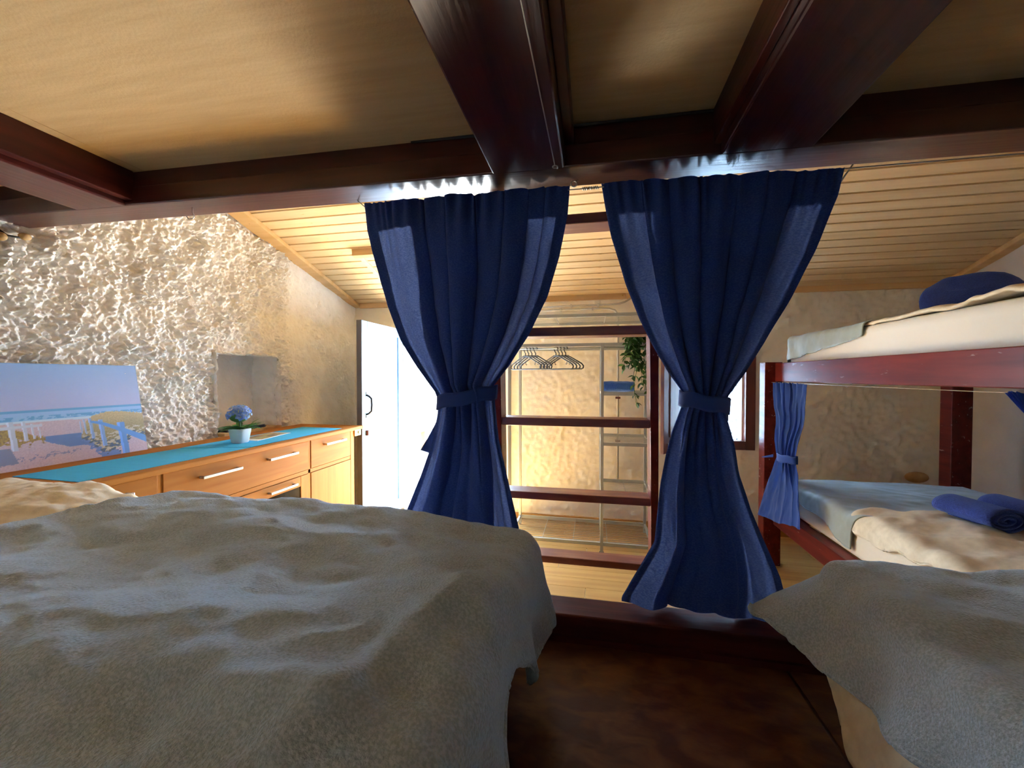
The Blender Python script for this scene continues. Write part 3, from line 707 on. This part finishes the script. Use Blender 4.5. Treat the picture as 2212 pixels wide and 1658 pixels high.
for i, (px_, ang, tilt) in enumerate(spots):
    o = hg if i == 0 else hg.copy()
    if i:
        col.objects.link(o)
        for ch in hg.children:
            c = ch.copy(); col.objects.link(c); c.parent = o
    p = on_y(px_, 745, YH)
    o.location = (p.x, YH, HZ); o.rotation_euler = (0, R(tilt), R(-ang)); o['label'] = labs[i]; o['group'] = 'black coat hangers on the rack rail'

# rolled towel on the rack shelf
def folded(name, parent, c, L_, W_, H, ang, m, layers=1):
    c = Vector(c); mb = MB(); n = 20
    def fn(u, v):
        a = 2*math.pi*u; p = 3.0
        ca_, sa_ = math.cos(a), math.sin(a); rr = 1/((abs(ca_)**p+abs(sa_)**p)**(1/p))
        k = 1 - .12*abs(2*v-1)**6
        x = (v-.5)*L_; y_ = rr*ca_*W_/2*k; z = H/2 + rr*sa_*H/2*k + .003*fbm(v*6, u*4, H*9, 2)
        return tuple(c + Matrix.Rotation(R(ang), 3, 'Z') @ Vector((x, y_, z)))
    mb.grid(fn, 33, n)
    mb.f.append(tuple(range(32))); mb.f.append(tuple(33*(n-1)+k for k in range(31, -1, -1)))
    return obj(name, mb, m, parent, smooth=True)
o = folded('rolled_towel', None, (.20, RY0+.13, 1.275), .25, .16, .085, 0, M['towel_l'])
tag(o, 'bright blue rolled towel on the wire shelf of the rack', 'towel')

# trailing ivy
iv = thing('trailing_ivy', (.37, 3.22, 1.66), 'artificial green ivy trailing down the end of the clothes rack', 'plant')
random.seed(11)
mb = MB(); leaves = []
for k in range(20):
    x = random.uniform(.255, .43); yy = 3.20 + random.uniform(-.03, .05); z = 1.73 + random.uniform(-.03,.02); L_ = random.choice([.25,.35,.45,.55,.62,.40]) if x > .33 else random.uniform(.12,.28)
    pts = []; 
    for i in range(9):
        t = i/8; pts.append((x + .02*math.sin(6*t+k), yy - .02*math.sin(4*t+k*2), z - L_*t))
        for q in range(2):
            if random.random() < .85: leaves.append((Vector(pts[-1]), random.uniform(0, 6.28), random.uniform(-.9,.1)))
    mb.tube(pts, .0018, 5)
obj('stem', mb, M['leaf'], iv)
V, F = leafmesh((0,0,0), (1,0,0), (0,0,1), .050, .015, .25, 3); me_l = bpy.data.meshes.new('leaf'); me_l.from_pydata([v[:] for v in V], [], F); me_l.materials.append(M['leaf'])
for p, a, el in leaves[:298]:
    piece('leaf', me_l, iv, p, (random.uniform(-.8,.8), -el, a))

# conduit pipes on the back wall
cn = thing('conduit', (0, YB-.03, 1.3), 'grey conduit pipes clipped along the top of the back wall', 'pipe')
yc = YB-.048
obj('pipe', MB().tube([(-.86,yc,2.060),(.18,yc,2.064),(.24,yc,2.07),(.29,yc,2.085),(.34,yc,2.115)], .009, 8), M['pvc'], cn, smooth=True)
obj('pipe', MB().tube([(-.86,yc,2.024),(.08,yc,2.030),(.15,yc,2.026),(.20,yc,2.01),(.226,yc,1.975),(.23,yc,1.93),(.232,yc,.42)], .010, 8), M['pvc'], cn, smooth=True)
for x, z in ((-.55,2.06),(-.2,2.064),(.05,2.064),(-.3,2.028),(.0,2.03)): obj('clip', MB().box(x-.008,x+.008,yc-.012,YB-.02,z-.014,z+.014), M['pvc'], cn)
for z in (1.2,.8): obj('clip', MB().box(.21,.254,yc-.012,YB-.02,z-.008,z+.008), M['brown'], cn)


# ================================================================== CURTAINS
def ztab(pts, f): return sorted([(f(x, y_).z, f(x, y_)) for x, y_ in pts], key=lambda t: t[0])
def curtain_surface(left, right, top_l, top_r, bot_l, bot_r, plane, folds, seed, ztie, amp=(.012,.030,.034,.030), env=(.26,.22), axis='x', ruff=26, warp=.10):
    """left/right: [(z, coord)] outlines; returns fn(u,v,off) with v=0 at the top"""
    phs = [random.Random(seed).uniform(0, 6.28) for _ in range(6)]
    def fn(u, v, off=0.0):
        zt = lerp(top_l, top_r, u); zb = lerp(bot_l, bot_r, u) + .005*math.sin(9*u+phs[3])
        z = lerp(zt, zb, v)
        a = interp(left, z); b = interp(right, z)
        e = sstep(.0, env[0], u)*sstep(.0, env[1], 1-u)
        dz = zt - z
        if z > ztie: A = lerp(amp[0], amp[1], sstep(0, .25, dz)); A = lerp(A, amp[2], sstep(.3, 0, z-ztie))
        else: A = lerp(amp[2], amp[3], sstep(0, .35, ztie-z))
        ph = u + warp*math.sin(2*math.pi*u + phs[5])/6.28*3 + .03*math.sin(13*u+phs[4])
        lowk = sstep(ztie+.05, ztie-.25, z)
        s1 = math.sin(2*math.pi*folds*ph + phs[0]); s2 = math.sin(2*math.pi*(folds*.47)*ph + phs[1])
        s3 = math.sin(2*math.pi*(folds*.33)*ph + phs[2])
        c1 = math.cos(2*math.pi*folds*ph + phs[0])
        y_ = A*lerp(.80*s1 + .55*s2, .16*s1 + .45*s2 + .75*s3, lowk)*(.10 + .90*e)
        xx = lerp(a, b, u) + (b-a)/folds*lerp(.24, .10, lowk)*c1*e
        rf = math.sin(2*math.pi*ruff*u + 2.2*math.sin(9*u+phs[2]))
        y_ += .016*rf*(.15+.85*e)*math.exp(-dz/.10)
        z += .008*rf*(.1+.9*e)*math.exp(-dz/.02) + .006*fbm(u*40, 0, seed, 2)*math.exp(-dz/.02)
        y_ += .012*fbm(u*5+seed, z*3, 1.7, 3)*sstep(.05, .4, dz) + .005*fbm(u*3+z*9, z*2-u*8, seed+3.3, 2)
        if axis == 'x': return (xx, plane + y_ + off, z)
        return ((plane(z) if callable(plane) else plane) - y_ - off, xx, z)
    return fn
def build_curtain(t, fn, mat_c, mat_h, hv, hem=.055, nu=240, nv=150):
    c = obj('cloth', MB().grid(lambda u, v: fn(u, v), nu, nv), mat_c, t, smooth=True)
    if hv: obj('gathered_layer', MB().grid(lambda u, v: fn(lerp(.20 + .03*math.sin(5*v+1), .78 + .03*math.sin(4*v), u), v, .011 + .004*math.sin(9*u+7*v)), nu//2, nv), mat_c, t, smooth=True)
    if hv: obj('header', MB().grid(lambda u, v: fn(u, v*hv, .004), nu, 16), mat_h, t, smooth=True)
    for u0, u1 in ((0, hem), (1-hem, 1)):
        obj('side_hem', MB().grid(lambda u, v: fn(lerp(u0, u1, u), v, .003), 8, nv), mat_h, t, smooth=True)
    return c
def band(t, c, hx, hy, h_, m, tilt=0, axis='x', name='tieback'):
    c = Vector(c); n = 40
    def fn(u, v):
        a = 2*math.pi*u
        p = Vector((hx*math.cos(a), hy*math.sin(a), (v-.5)*h_ + tilt*math.cos(a) + .003*math.sin(5*a)))
        if axis == 'y': p = Vector((p.y, p.x, p.z))
        k = 1 + .04*math.sin(3*a+v)
        return tuple(c + Vector((p.x*k, p.y*k, p.z)))
    return obj(name, MB().grid(fn, n+1, 6), m, t, smooth=True, solid=.003)

YC = 1.40
fy = lambda x, y_: on_y(x, y_, YC)
def outline(pts): return sorted([(fy(x, y_).z, fy(x, y_).x) for x, y_ in pts])
# curtain beside the open door
Lc = outline([(787,440),(793,498),(812,570),(838,660),(868,735),(905,795),(940,845),(948,868),(944,900),(930,965),(908,1030),(880,1100),(855,1170),(835,1250),(825,1300)])
Rc = outline([(1231,400),(1226,462),(1208,555),(1182,640),(1142,722),(1098,790),(1066,832),(1068,872),(1078,950),(1096,1030),(1114,1110),(1133,1195),(1150,1260),(1160,1300)])
ct = thing('curtain', (-.45, YC, .63), 'navy blue tied-back curtain hanging behind the grey-blanketed bed beside the door', 'curtain', 'navy curtains under the loft beam')
fnL = curtain_surface(Lc, Rc, fy(787,440).z, fy(1231,400).z, .620, .620, YC, 7.5, 3, 1.33)
build_curtain(ct, fnL, M['navy'], M['navy_h'], .075)
zt = fy(1006,858).z
tb = band(ct, ((fy(947,868).x+fy(1067,850).x)/2, YC, zt), (fy(1068,850).x-fy(946,868).x)/2+.006, .050, .050, M['navy_h'], .020)
tl = [fy(946,895), fy(951,872), fy(936,985), fy(903,974)]
mb = MB().grid(lambda u, v: tuple(Vector(lerp(lerp(tl[0], tl[1], u), lerp(tl[3], tl[2], u), v)) + Vector((0, .02+.01*math.sin(3*v), 0))), 8, 12)
obj('tie_tail', mb, M['navy_h'], tb, smooth=True, solid=.004)
# curtain beside the window
Lc = outline([(1299,396),(1308,450),(1320,510),(1350,610),(1382,690),(1410,747),(1442,802),(1476,850),(1471,880),(1452,930),(1438,985),(1428,1040),(1420,1110),(1414,1170),(1385,1220),(1343,1290)])
Rc = outline([(1824,362),(1808,425),(1762,540),(1712,640),(1652,740),(1612,800),(1570,858),(1566,892),(1584,950),(1600,1030),(1622,1100),(1652,1170),(1686,1248),(1700,1300)])
ct = thing('curtain', (.35, YC, .63), 'navy blue tied-back curtain standing on the sill beside the shuttered window', 'curtain', 'navy curtains under the loft beam')
fnR = curtain_surface(Lc, Rc, fy(1299,396).z, fy(1824,362).z, fy(1343,1292).z-.012, .620, YC, 6.5, 12, 1.32, amp=(.012,.032,.036,.022), env=(.20,.30), ruff=28)
build_curtain(ct, fnR, M['navy'], M['navy_h'], .078)
zt = fy(1520,868).z
tb = band(ct, ((fy(1472,862).x+fy(1571,875).x)/2, YC, zt), (fy(1571,870).x-fy(1471,870).x)/2+.006, .052, .050, M['navy_h'], -.012)
obj('tie_tail', MB().grid(lambda u, v: (fy(1571,870).x - .004 + .012*u, YC+.02*u, zt-.02-.05*v+.01*u), 4, 6), M['navy_h'], tb, solid=.004)

# steel curtain wire under the beam
wr = thing('curtain_wire', (0, YC, 2.04), 'steel curtain wire strung below the loft beam with screw eye and turnbuckle', 'wire')
def wz(x): return 2.036 + TILT*x
obj('strand', MB().tube([(-.085, YC, wz(0)), (.035, YC, wz(0))], .002, 6), M['steel'], wr)
obj('strand', MB().tube([(fy(1822,363).x-.004, YC, wz(.74)), (2.82, YC, wz(2.82)+.02)], .002, 6), M['steel'], wr)
obj('strand', MB().tube([(fy(787,441).x+.004, YC, fy(787,441).z-.012), (-.90, YC+.03, 2.084)], .002, 6), M['steel'], wr)
ex = fy(1240,397)
obj('screw_eye', MB().tube([(ex.x+.010*math.cos(a), YC, ex.z+.010*math.sin(a)) for a in [R(30*i) for i in range(12)]], .0026, 6, closed=True).tube([(ex.x+.005, YC, ex.z+.009), (ex.x+.016, YC+.01, 2.072)], .0026, 6), M['steel'], wr, smooth=True)
mb = MB(); pts = []
for i in range(9*8+1):
    a = i/8*2*math.pi; pts.append((fy(1257,397).x + (fy(1293,397).x-fy(1257,397).x)*i/72, YC+.0045*math.cos(a), wz(0)+.0045*math.sin(a)))
obj('turnbuckle', mb.tube(pts, .0018, 5), M['steel'], wr)
hk = fy(1856,357)
obj('end_hook', MB().tube([tuple(fy(1822,392)+Vector((0,.03,0))), tuple(fy(1836,372)+Vector((0,.03,0))), (hk.x, YC+.03, 2.050)], .0025, 6), M['steel'], wr)
# loose hook and the cable along the joist
hk_ = thing('ceiling_hook', (-1.62, 1.375, 2.09), 'bent steel screw hook under the loft beam beside the pine ceiling', 'hook')
obj('wire_bend', MB().tube([(-1.61,1.375,2.10),(-1.61,1.375,2.070),(-1.600,1.375,2.055),(-1.610,1.375,2.045),(-1.630,1.375,2.045),(-1.640,1.375,2.058)], .0022, 6), M['steel'], hk_, smooth=True)
cb = thing('steel_cable', (-.118, .6, 2.055), 'thin steel cable with screw eye running along under the loft joist', 'cable')
obj('strand', MB().tube([(-.130, -.4, 2.048), (-.124, .70, 2.050), (-.117, 1.262, 2.052)], .0017, 6), M['steel'], cb)
obj('screw_eye', MB().tube([(-.117+.0075*math.cos(a), 1.271+.0075*math.sin(a), 2.053) for a in [R(30*i) for i in range(12)]], .002, 6, closed=True).tube([(-.115, 1.279, 2.053), (-.112, 1.30, 2.062), (-.112, 1.30, 2.08)], .002, 6), M['steel'], cb, smooth=True)

ec = tag(obj('electric_cable', MB().tube([(-.62,1.318,2.203-TILT*0+TILT*-.62),(-.33,1.316,2.200+TILT*-.33),(-.08,1.316,2.200),(.36,1.316,2.200+TILT*.36)], .0045, 6), M['black']), 'thin black cable tucked along the top of the loft beam', 'cable')

# ================================================================== BEDDING HELPERS
def drape(name, parent, m, rect, zt, r, ext, nu, nv, top=None, flare=.12, famp=.02, fk=22, zmin=None, seed=0, warp=None, y0fn=None, solid=.006, hem=None):
    x0, x1, y0, y1 = rect
    def fn(u, v):
        gx = lerp(ext[0], ext[1], u); gy = lerp(ext[2], ext[3], v)
        if warp: gx, gy = warp(gx, gy, u, v)
        ya = y0fn(gx) if y0fn else y0
        qx = min(max(gx, x0), x1); qy = min(max(gy, ya), y1)
        dx, dy = gx-qx, gy-qy; d = math.hypot(dx, dy)
        z = zt + (top(qx + .5*dx, qy + .5*dy) if top else 0)
        if d < 1e-9: return (gx, gy, z)
        nx, ny = dx/d, dy/d
        if hem: d = min(d, hem(qx, qy, nx, ny))
        if d < r*math.pi/2: hor = r*math.sin(d/r); ver = r*(1-math.cos(d/r))
        else:
            rest = d - r*math.pi/2
            s_ = qy if dy == 0 else (qy + .10*math.atan2(abs(dy), abs(dx)) if dx != 0 else ya + .157 + min(abs(qx-x0), abs(qx-x1)))
            f = famp*math.sin(fk*s_ + seed)*sstep(0, .18, rest) + famp*.5*math.sin(fk*.43*s_ + 2*seed)*sstep(0, .2, rest)
            fl__ = flare(qx, qy) if callable(flare) else flare; hor = r + fl__*rest + f; ver = r + rest*math.sqrt(1-fl__*fl__)
        hor += .006*fbm(gx*7, gy*7, seed, 3)
        zz = z - ver
        if zmin is not None and zz < zmin: zz = zmin + .002
        return (qx + nx*hor, qy + ny*hor, zz)
    return obj(name, MB().grid(fn, nu, nv), m, parent, smooth=True, solid=solid)
def cushion(name, parent, m, c, L_, W_, H, rot=None, p=3.2, nu=40, nv=24, rough=.006, seed=0):
    c = Vector(c); rot = rot or Matrix.Identity(3)
    def fn(u, v):
        a = 2*math.pi*u; t = math.pi*(v-.5)
        ca_, sa_ = math.cos(a), math.sin(a); rr = 1/((abs(ca_)**p+abs(sa_)**p)**(1/p))
        ct_ = abs(math.cos(t))**.5; q = Vector((rr*ca_*L_/2*ct_, rr*sa_*W_/2*ct_, H/2*math.copysign(abs(math.sin(t))**.9, math.sin(t))))
        q += Vector((0,0,rough*fbm(q.x*7+seed, q.y*7, q.z*7, 3)))
        return tuple(c + rot @ q)
    return obj(name, MB().grid(fn, nu+1, nv), m, parent, smooth=True)
def mattress(name, x0, x1, y0, y1, z0, z1, m, label, rib=0):
    mb = MB(); rr = .035; n = 60
    prof = [(rr, z0), (.01, z0+.01), (0, z0+rr)] + [(.004*(i % 2)*(1 if rib else 0), lerp(z0+rr, z1-rr, i/10)) for i in range(1, 10)] + [(0, z1-rr), (.010, z1-.010), (rr, z1)]
    rings = []
    for ins, z in prof:
        a0, a1, b0, b1 = x0+ins, x1-ins, y0+ins, y1-ins; rc = .06; ring = []
        for cx_, cy_, s0 in ((a1-rc, b1-rc, 0), (a0+rc, b1-rc, 90), (a0+rc, b0+rc, 180), (a1-rc, b0+rc, 270)):
            for k in range(6): ring.append((cx_+rc*math.cos(R(s0+18*k)), cy_+rc*math.sin(R(s0+18*k)), z))
        rings.append(ring)
    n = len(rings[0])
    mb.add([p for rg in rings for p in rg], [(i*n+k, i*n+(k+1) % n, (i+1)*n+(k+1) % n, (i+1)*n+k) for i in range(len(rings)-1) for k in range(n)] + [tuple(range(n-1,-1,-1)), tuple((len(rings)-1)*n+k for k in range(n))])
    return tag(obj(name, mb, m, None, smooth=True), label, 'mattress')

# ================================================================== BED BY THE DOORWAY SIDE
bd = thing('single_bed', (-1.2, .65, ZD), 'low dark wooden single bed under the grey fleece blanket near the sideboard', 'bed')
obj('base', MB().box(-2.45, -.24, .20, 1.06, ZD+.12, ZD+.20), M['mahog'], bd, bevel=.004)
for x in (-2.40, -.33):
    for yy in (.25, .96): obj('leg', MB().box(x, x+.06, yy, yy+.06, ZD, ZD+.12), M['mahog'], bd)
mattress('mattress', -2.44, -.225, .22, 1.085, ZD+.20, .930, M['sheet'], 'white mattress under the grey fleece blanket near the sideboard')
# cream duvet, bulging at the head end
def dv_top(x, y_):
    b = .070*sstep(-1.25, -1.75, x) + (.016*fbm(x*5, y_*6, 3, 3) + .012*abs(fbm(x*9+2*y_, y_*14, 5, 3)))*sstep(-1.25,-1.55,x) + .010*fbm(x*2.5+y_*6, y_*3, 7.7, 2)*sstep(-1.1,-1.5,x)
    return b
o = drape('duvet', None, M['duvet'], (-2.40, -.5, .26, 1.065), .948, .06, (-2.56, -.62, .05, 1.22), 220, 110, top=dv_top, seed=2, solid=.008)
tag(o, 'cream duvet spread over the bed beside the sideboard', 'duvet')
def bl_top(x, y_):
    s_ = .90*x + .45*y_
    k = sstep(-1.55, -1.0, x)
    w_ = .013*math.sin(11*(y_ - .30*x) + 1.2*fbm(x*2, y_*2, 1, 2)) * k
    w_ += .019*fbm(x*2.2 + 1.5*y_, y_*5 - x*1.4, 4.4, 3) + .009*fbm(x*8 + 3*y_, y_*12, 2.2, 3)
    w_ += .004*math.exp(-((x+1.22)/.20)**2 - ((y_-1.09)/.10)**2)           # rumple at the far hem
    w_ -= .048*sstep(-.62, -.18, x)*sstep(.70, 1.12, y_)                       # the far corner slumps
    w_ += .036*math.exp(-((x+.37)/.085)**2 - ((y_-.425)/.040)**2)              # bunched folds at the near corner
    w_ += .018*math.exp(-(((x+.28) - .28*(y_-.5))/.035)**2)*sstep(.95,.6,y_)
    w_ += dv_top(x, y_)*sstep(-1.3, -1.6, x)
    return w_
def bl_warp(gx, gy, u, v):
    e = -1.50 + .16*sstep(.85, 1.12, gy) + .02*math.sin(9*gy)
    return lerp(e, -.20 + .44, u), gy
def bl_hem(gx, gy, nx, ny):
    base = .205 + .03*math.sin(15*gy+1) + .12*sstep(.78, .98, gy)
    return lerp(base, .30, sstep(.3, .9, ny))
o = drape('fleece_blanket', None, M['fleece'], (-9, -.205, .36, 1.085), 1.004, .065, (-1.5, .24, .0, 1.40), 300, 260, top=bl_top, warp=bl_warp,
          flare=.10, famp=.022, fk=19, zmin=ZD+.012, seed=5, y0fn=lambda x: .14 + .23*sstep(-.46, -.32, x), hem=bl_hem, solid=.008)
tag(o, 'grey fleece blanket draped over the bed beside the sideboard', 'blanket')

# ================================================================== BED ON THE OTHER SIDE OF THE PLATFORM
bd = thing('single_bed', (1.5, .7, ZD), 'low dark wooden single bed under the grey fleece blanket beside the bunk bed', 'bed')
obj('base', MB().box(.71, 2.55, .12, 1.16, ZD+.03, ZD+.12), M['mahog'], bd, bevel=.004)
for x in (.76, 2.4):
    for yy in (.2, 1.05): obj('leg', MB().box(x, x+.06, yy, yy+.06, ZD, ZD+.03), M['mahog'], bd)
mattress('mattress', .685, 2.56, .10, 1.19, ZD+.12, .885, M['sheet'], 'white mattress under the grey fleece blanket beside the bunk bed')
def rb_top(x, y_):
    return .012*fbm(x*4, y_*4, 2, 3) + .014*fbm(x*2 + y_*5, y_*2 - x, 6, 2) + .012*sstep(.9,1.2,x)
def rd_hem(gx, gy, nx, ny): return .30 if nx > -.3 else .21 + .20*math.exp(-((gy-.93)/.16)**2) + .14*sstep(.75,.5,gy)
o = drape('duvet', None, M['duvet'], (.675, 2.5, .12, 1.19), .893, .05, (.30, 2.56, .0, 1.36), 200, 150, top=rb_top, flare=.24, famp=.006, fk=17, zmin=ZD+.012, seed=1, hem=rd_hem, solid=.01)
tag(o, 'cream quilted duvet showing below the blanket beside the bunk bed', 'duvet')
def rf_hem(gx, gy, nx, ny):
    return lerp(.235 + .010*math.sin(13*gy+.5) + .03*sstep(1.0,1.2,gy) - .02*sstep(.75,.5,gy), .24, sstep(-.7, 0, nx)) + .022*math.sin(5*math.atan2(ny, -nx))*(1 if abs(nx*ny) > 1e-6 else 0)
o = drape('fleece_blanket', None, M['fleece'], (.655, 2.52, .10, 1.200), .915, .055, (.28, 2.6, -.05, 1.36), 260, 220, top=lambda x, y_: rb_top(x, y_) + .008*fbm(x*9, y_*9, 3, 3), flare=lambda gx, gy: .26 + .46*sstep(1.02, 1.18, gy), famp=.014, fk=34, zmin=ZD+.10, seed=4, hem=rf_hem, solid=.009)
tag(o, 'grey fleece blanket draped over the bed beside the bunk bed', 'blanket')

# ================================================================== BUNK BED
bk = thing('bunk_bed', (1.9, 2.3, 0), 'dark red varnished wooden bunk bed along the grey plaster wall', 'bunk bed')
for x0, x1 in ((1.245, 1.362), (2.40, 2.52)):
    for y0, y1 in ((3.27, 3.37), (1.432, 1.50)): obj('post', MB().box(x0 if y0 > 2 else x0+.066, x1+(.05 if y0 < 2 else 0), y0, y1, 0, 1.503), M['mahog_b'], bk, bevel=.005)
obj('side_rail', MB().box(1.31, 1.352, 1.50, 3.27, 1.361, 1.495), M['mahog_b'], bk, bevel=.004)
obj('side_rail', MB().box(2.43, 2.472, 1.50, 3.27, 1.361, 1.495), M['mahog_b'], bk, bevel=.004)
obj('end_rail', MB().box(1.362, 2.40, 3.29, 3.33, 1.361, 1.495), M['mahog_b'], bk, bevel=.004)
obj('side_rail', MB().box(1.31, 1.385, 1.50, 3.27, .31, .432), M['mahog_b'], bk, bevel=.004)
obj('side_rail', MB().box(2.41, 2.472, 1.50, 3.27, .31, .432), M['mahog_b'], bk, bevel=.004)
obj('end_rail', MB().box(1.362, 2.40, 3.29, 3.33, .31, .432), M['mahog_b'], bk, bevel=.004)
for zz in (1.44, .415):
    for i in range(13):
        yy = 1.55 + i*.135; obj('slat', MB().box(1.46, 2.36, yy, yy+.07, zz, zz+.018), M['wicker'], bk)
mattress('mattress', 1.372, 2.42, 1.508, 3.22, 1.458, 1.665, M['sheet'], 'white sheeted mattress on the upper bunk')
mattress('mattress', 1.368, 2.40, 1.508, 3.20, .434, .655, M['knit'], 'ribbed cream mattress on the lower bunk', rib=1)
# upper bunk bedding
def ud_top(x, y_): return .018*fbm(x*5, y_*5, 3, 3) + .045*sstep(2.2, 1.7, y_)*.4 + .035*sstep(1.40,1.7,x)*sstep(2.47,2.28,y_)
o = drape('duvet', None, M['duvet'], (1.40, 2.38, 1.53, 2.47), 1.676, .022, (1.375, 2.40, 1.51, 2.47), 120, 130, top=ud_top, seed=3, solid=.012, famp=.0)
tag(o, 'crumpled cream duvet on the upper bunk', 'duvet')
def us_hem(gx, gy, nx, ny):
    if nx < -.5: return interp([(2.36,.085),(2.7,.13),(3.0,.165),(3.2,.18)], gy)
    return .2
def us_top(x, y_): return .006*fbm(x*6, y_*6, 5, 3) + .05*sstep(2.8, 2.4, y_)*sstep(1.4, 1.75, x)
o = drape('sage_blanket', None, M['sage'], (1.392, 2.40, 2.3, 3.19), 1.680, .030, (1.18, 2.40, 2.385, 3.42), 130, 130, top=us_top, flare=.03, famp=.006, fk=34, seed=2, hem=us_hem, solid=.005)
tag(o, 'sage satin blanket folded over the foot of the upper bunk', 'blanket')
rot = Matrix.Rotation(R(-40), 3, 'Z') @ Matrix.Rotation(R(58), 3, 'X')
o = cushion('pillow', None, M['towel'], (2.12, 2.78, 1.845), .42, .31, .16, rot, p=2.2, rough=.02)
tag(o, 'plump navy blue cushion leaning on the upper bunk', 'cushion')
# lower bunk bedding
def ls_top(x, y_): return .010*fbm(x*3 + y_*2, y_*5, 5, 3) + .018*sstep(2.9, 3.15, y_)*0 + .012*math.sin(14*(y_-.3*x))*sstep(2.9,2.5,y_)
def ls_warp(gx, gy, u, v):
    e = 2.34 + .10*sstep(1.5, 1.2, gx) + .10*sstep(1.6,2.2,gx)
    return gx, lerp(e, 3.42, v)
def ls_hem(gx, gy, nx, ny):
    if nx < -.4: return interp([(2.3,.17),(2.45,.21),(2.6,.17),(3.0,.12),(3.2,.16)], gy)
    return .16
o = drape('sage_blanket', None, M['sage'], (1.392, 2.40, 2.2, 3.17), .672, .045, (1.157, 2.40, 2.3, 3.42), 150, 130, top=ls_top, warp=ls_warp, flare=.05, famp=.010, fk=20, seed=7, hem=ls_hem, solid=.006)
tag(o, 'sage blanket spread over the foot of the lower bunk', 'blanket')
def ld_top(x, y_): return .045*sstep(1.40, 1.62, x)*sstep(2.52, 2.30, y_) + .016*fbm(x*6, y_*5, 8, 3) + .010*math.sin(30*(y_ + .5*x))*sstep(1.75,1.45,x)
def ld_warp(gx, gy, u, v):
    e = 2.50 - .10*sstep(1.6, 2.3, gx) + .03*math.sin(9*gx)
    return gx, lerp(1.525, e, v)
o = drape('duvet', None, M['duvet'], (1.405, 2.38, 1.3, 2.44), .688, .05, (1.235, 2.40, 1.47, 2.5), 150, 150, top=ld_top, warp=ld_warp, flare=.12, famp=.012, fk=40, seed=1, hem=lambda gx, gy, nx, ny: .115 + .02*math.sin(9*gy), solid=.012)
tag(o, 'rumpled cream duvet on the lower bunk', 'duvet')
# rolled towels
def towel_roll(c, ang, rx, rz, L_, label):
    c = Vector(c); mb = MB(); n = 100; turns = 3.0; th = .8
    rot_ = Matrix.Rotation(R(ang), 3, 'Z')
    def prof(t):     # spiral from the outside in
        k = 1 - t*.86; a = 2*math.pi*turns*t - math.pi*.5
        return k*rx*math.cos(a), k*rz*math.sin(a)
    def fn(u, v):
        x, z = prof(u); y_ = (v-.5)*L_
        return tuple(c + rot_ @ Vector((x, y_ + .004*math.sin(20*u), z + rz)))
    mb.grid(fn, n, 10)
    o_ = obj('rolled_towel', mb, M['towel'], None, smooth=True, solid=.010)
    return tag(o_, label, 'towel', 'rolled navy towels on the lower bunk')
p = on_z(2148, 1150, .735)
towel_roll((p.x+.02, p.y+.11, .742), 10, .098, .048, .24, 'rolled navy towel lying on the lower bunk next to the sage blanket edge')
p = on_z(2262, 1150, .735)
towel_roll((p.x+.03, p.y+.14, .742), 6, .090, .044, .24, 'rolled navy towel lying on the lower bunk close to the bunk ladder end')
tag(obj('wooden_bowl', MB().ball((2.60, 3.86, .575), .085, .03, .045, 16, 10), M['wicker'], smooth=True), 'rounded tan wooden ornament on the wall behind the lower bunk', 'ornament')

# bunk curtains on a thin wire
wr = thing('curtain_wire', (1.29, 2.3, 1.35), 'thin steel curtain wire stretched below the upper bunk rail', 'wire')
obj('strand', MB().tube([(1.285, 3.26, 1.355), (1.285, 1.445, 1.347)], .0016, 6), M['steel'], wr)
obj('cup_hook', MB().tube([(1.30,2.36,1.363),(1.288,2.36,1.350),(1.28,2.36,1.342),(1.275,2.36,1.35)], .0025, 6), M['steel'], wr)
def bplane(z): return lerp(1.285, 1.222, sstep(1.15, .85, z))
def fx(x, y_):
    p = on_x(x, y_, 1.285)
    for _ in range(4): p = on_x(x, y_, bplane(p.z))
    return p
def outx(pts): return sorted([(fx(x, y_).z, fx(x, y_).y) for x, y_ in pts])
Lc = outx([(1672,828),(1673,880),(1677,930),(1681,985),(1672,1010),(1652,1065),(1637,1112)])
Rc = outx([(1743,832),(1738,880),(1728,940),(1717,985),(1722,1030),(1730,1090),(1729,1143)])
ct = thing('bunk_curtain', (1.285, 3.0, .4), 'small blue knotted curtain hanging from the bunk rail by the bunk post', 'curtain', 'small blue bunk curtains')
fnB = curtain_surface(Lc, Rc, 1.352, 1.349, fx(1637,1112).z, fx(1729,1143).z, bplane, 5.5, 21, .86, amp=(.008,.016,.018,.014), env=(.12,.2), axis='y', ruff=12)
build_curtain(ct, fnB, M['navy_b'], M['navy_b'], 0, .05, 120, 90)
c = fx(1699, 990)
bnd = band(ct, c, (fx(1681,985).y-fx(1718,985).y)/2+.008, .034, .05, M['navy_b'], -.01, axis='y')
obj('tie_tail', MB().grid(lambda u, v: (c.x-.03-.03*v, fx(1681,985).y + .10*v, c.z - .005 + .02*(u-.5)*(1-.7*v) - .03*v), 5, 8), M['navy_b'], bnd, solid=.004)
Lc = outx([(2174,848),(2196,872),(2230,910),(2262,985),(2250,1040),(2230,1120)]); Rc = [(z, 1.455) for z in (.4, 1.36)]
Lc = [(z, y_) for z, y_ in Lc]
ct = thing('bunk_curtain', (1.285, 1.4, .5), 'small blue gathered curtain at the platform end of the bunk rail', 'curtain', 'small blue bunk curtains')
fnB2 = curtain_surface(Lc, Rc, 1.347, 1.346, .55, .55, 1.285, 4.5, 31, .95, amp=(.006,.012,.018,.018), env=(.2,.2), axis='y', ruff=10)
build_curtain(ct, fnB2, M['navy_b'], M['navy_b'], 0, .05, 80, 60)
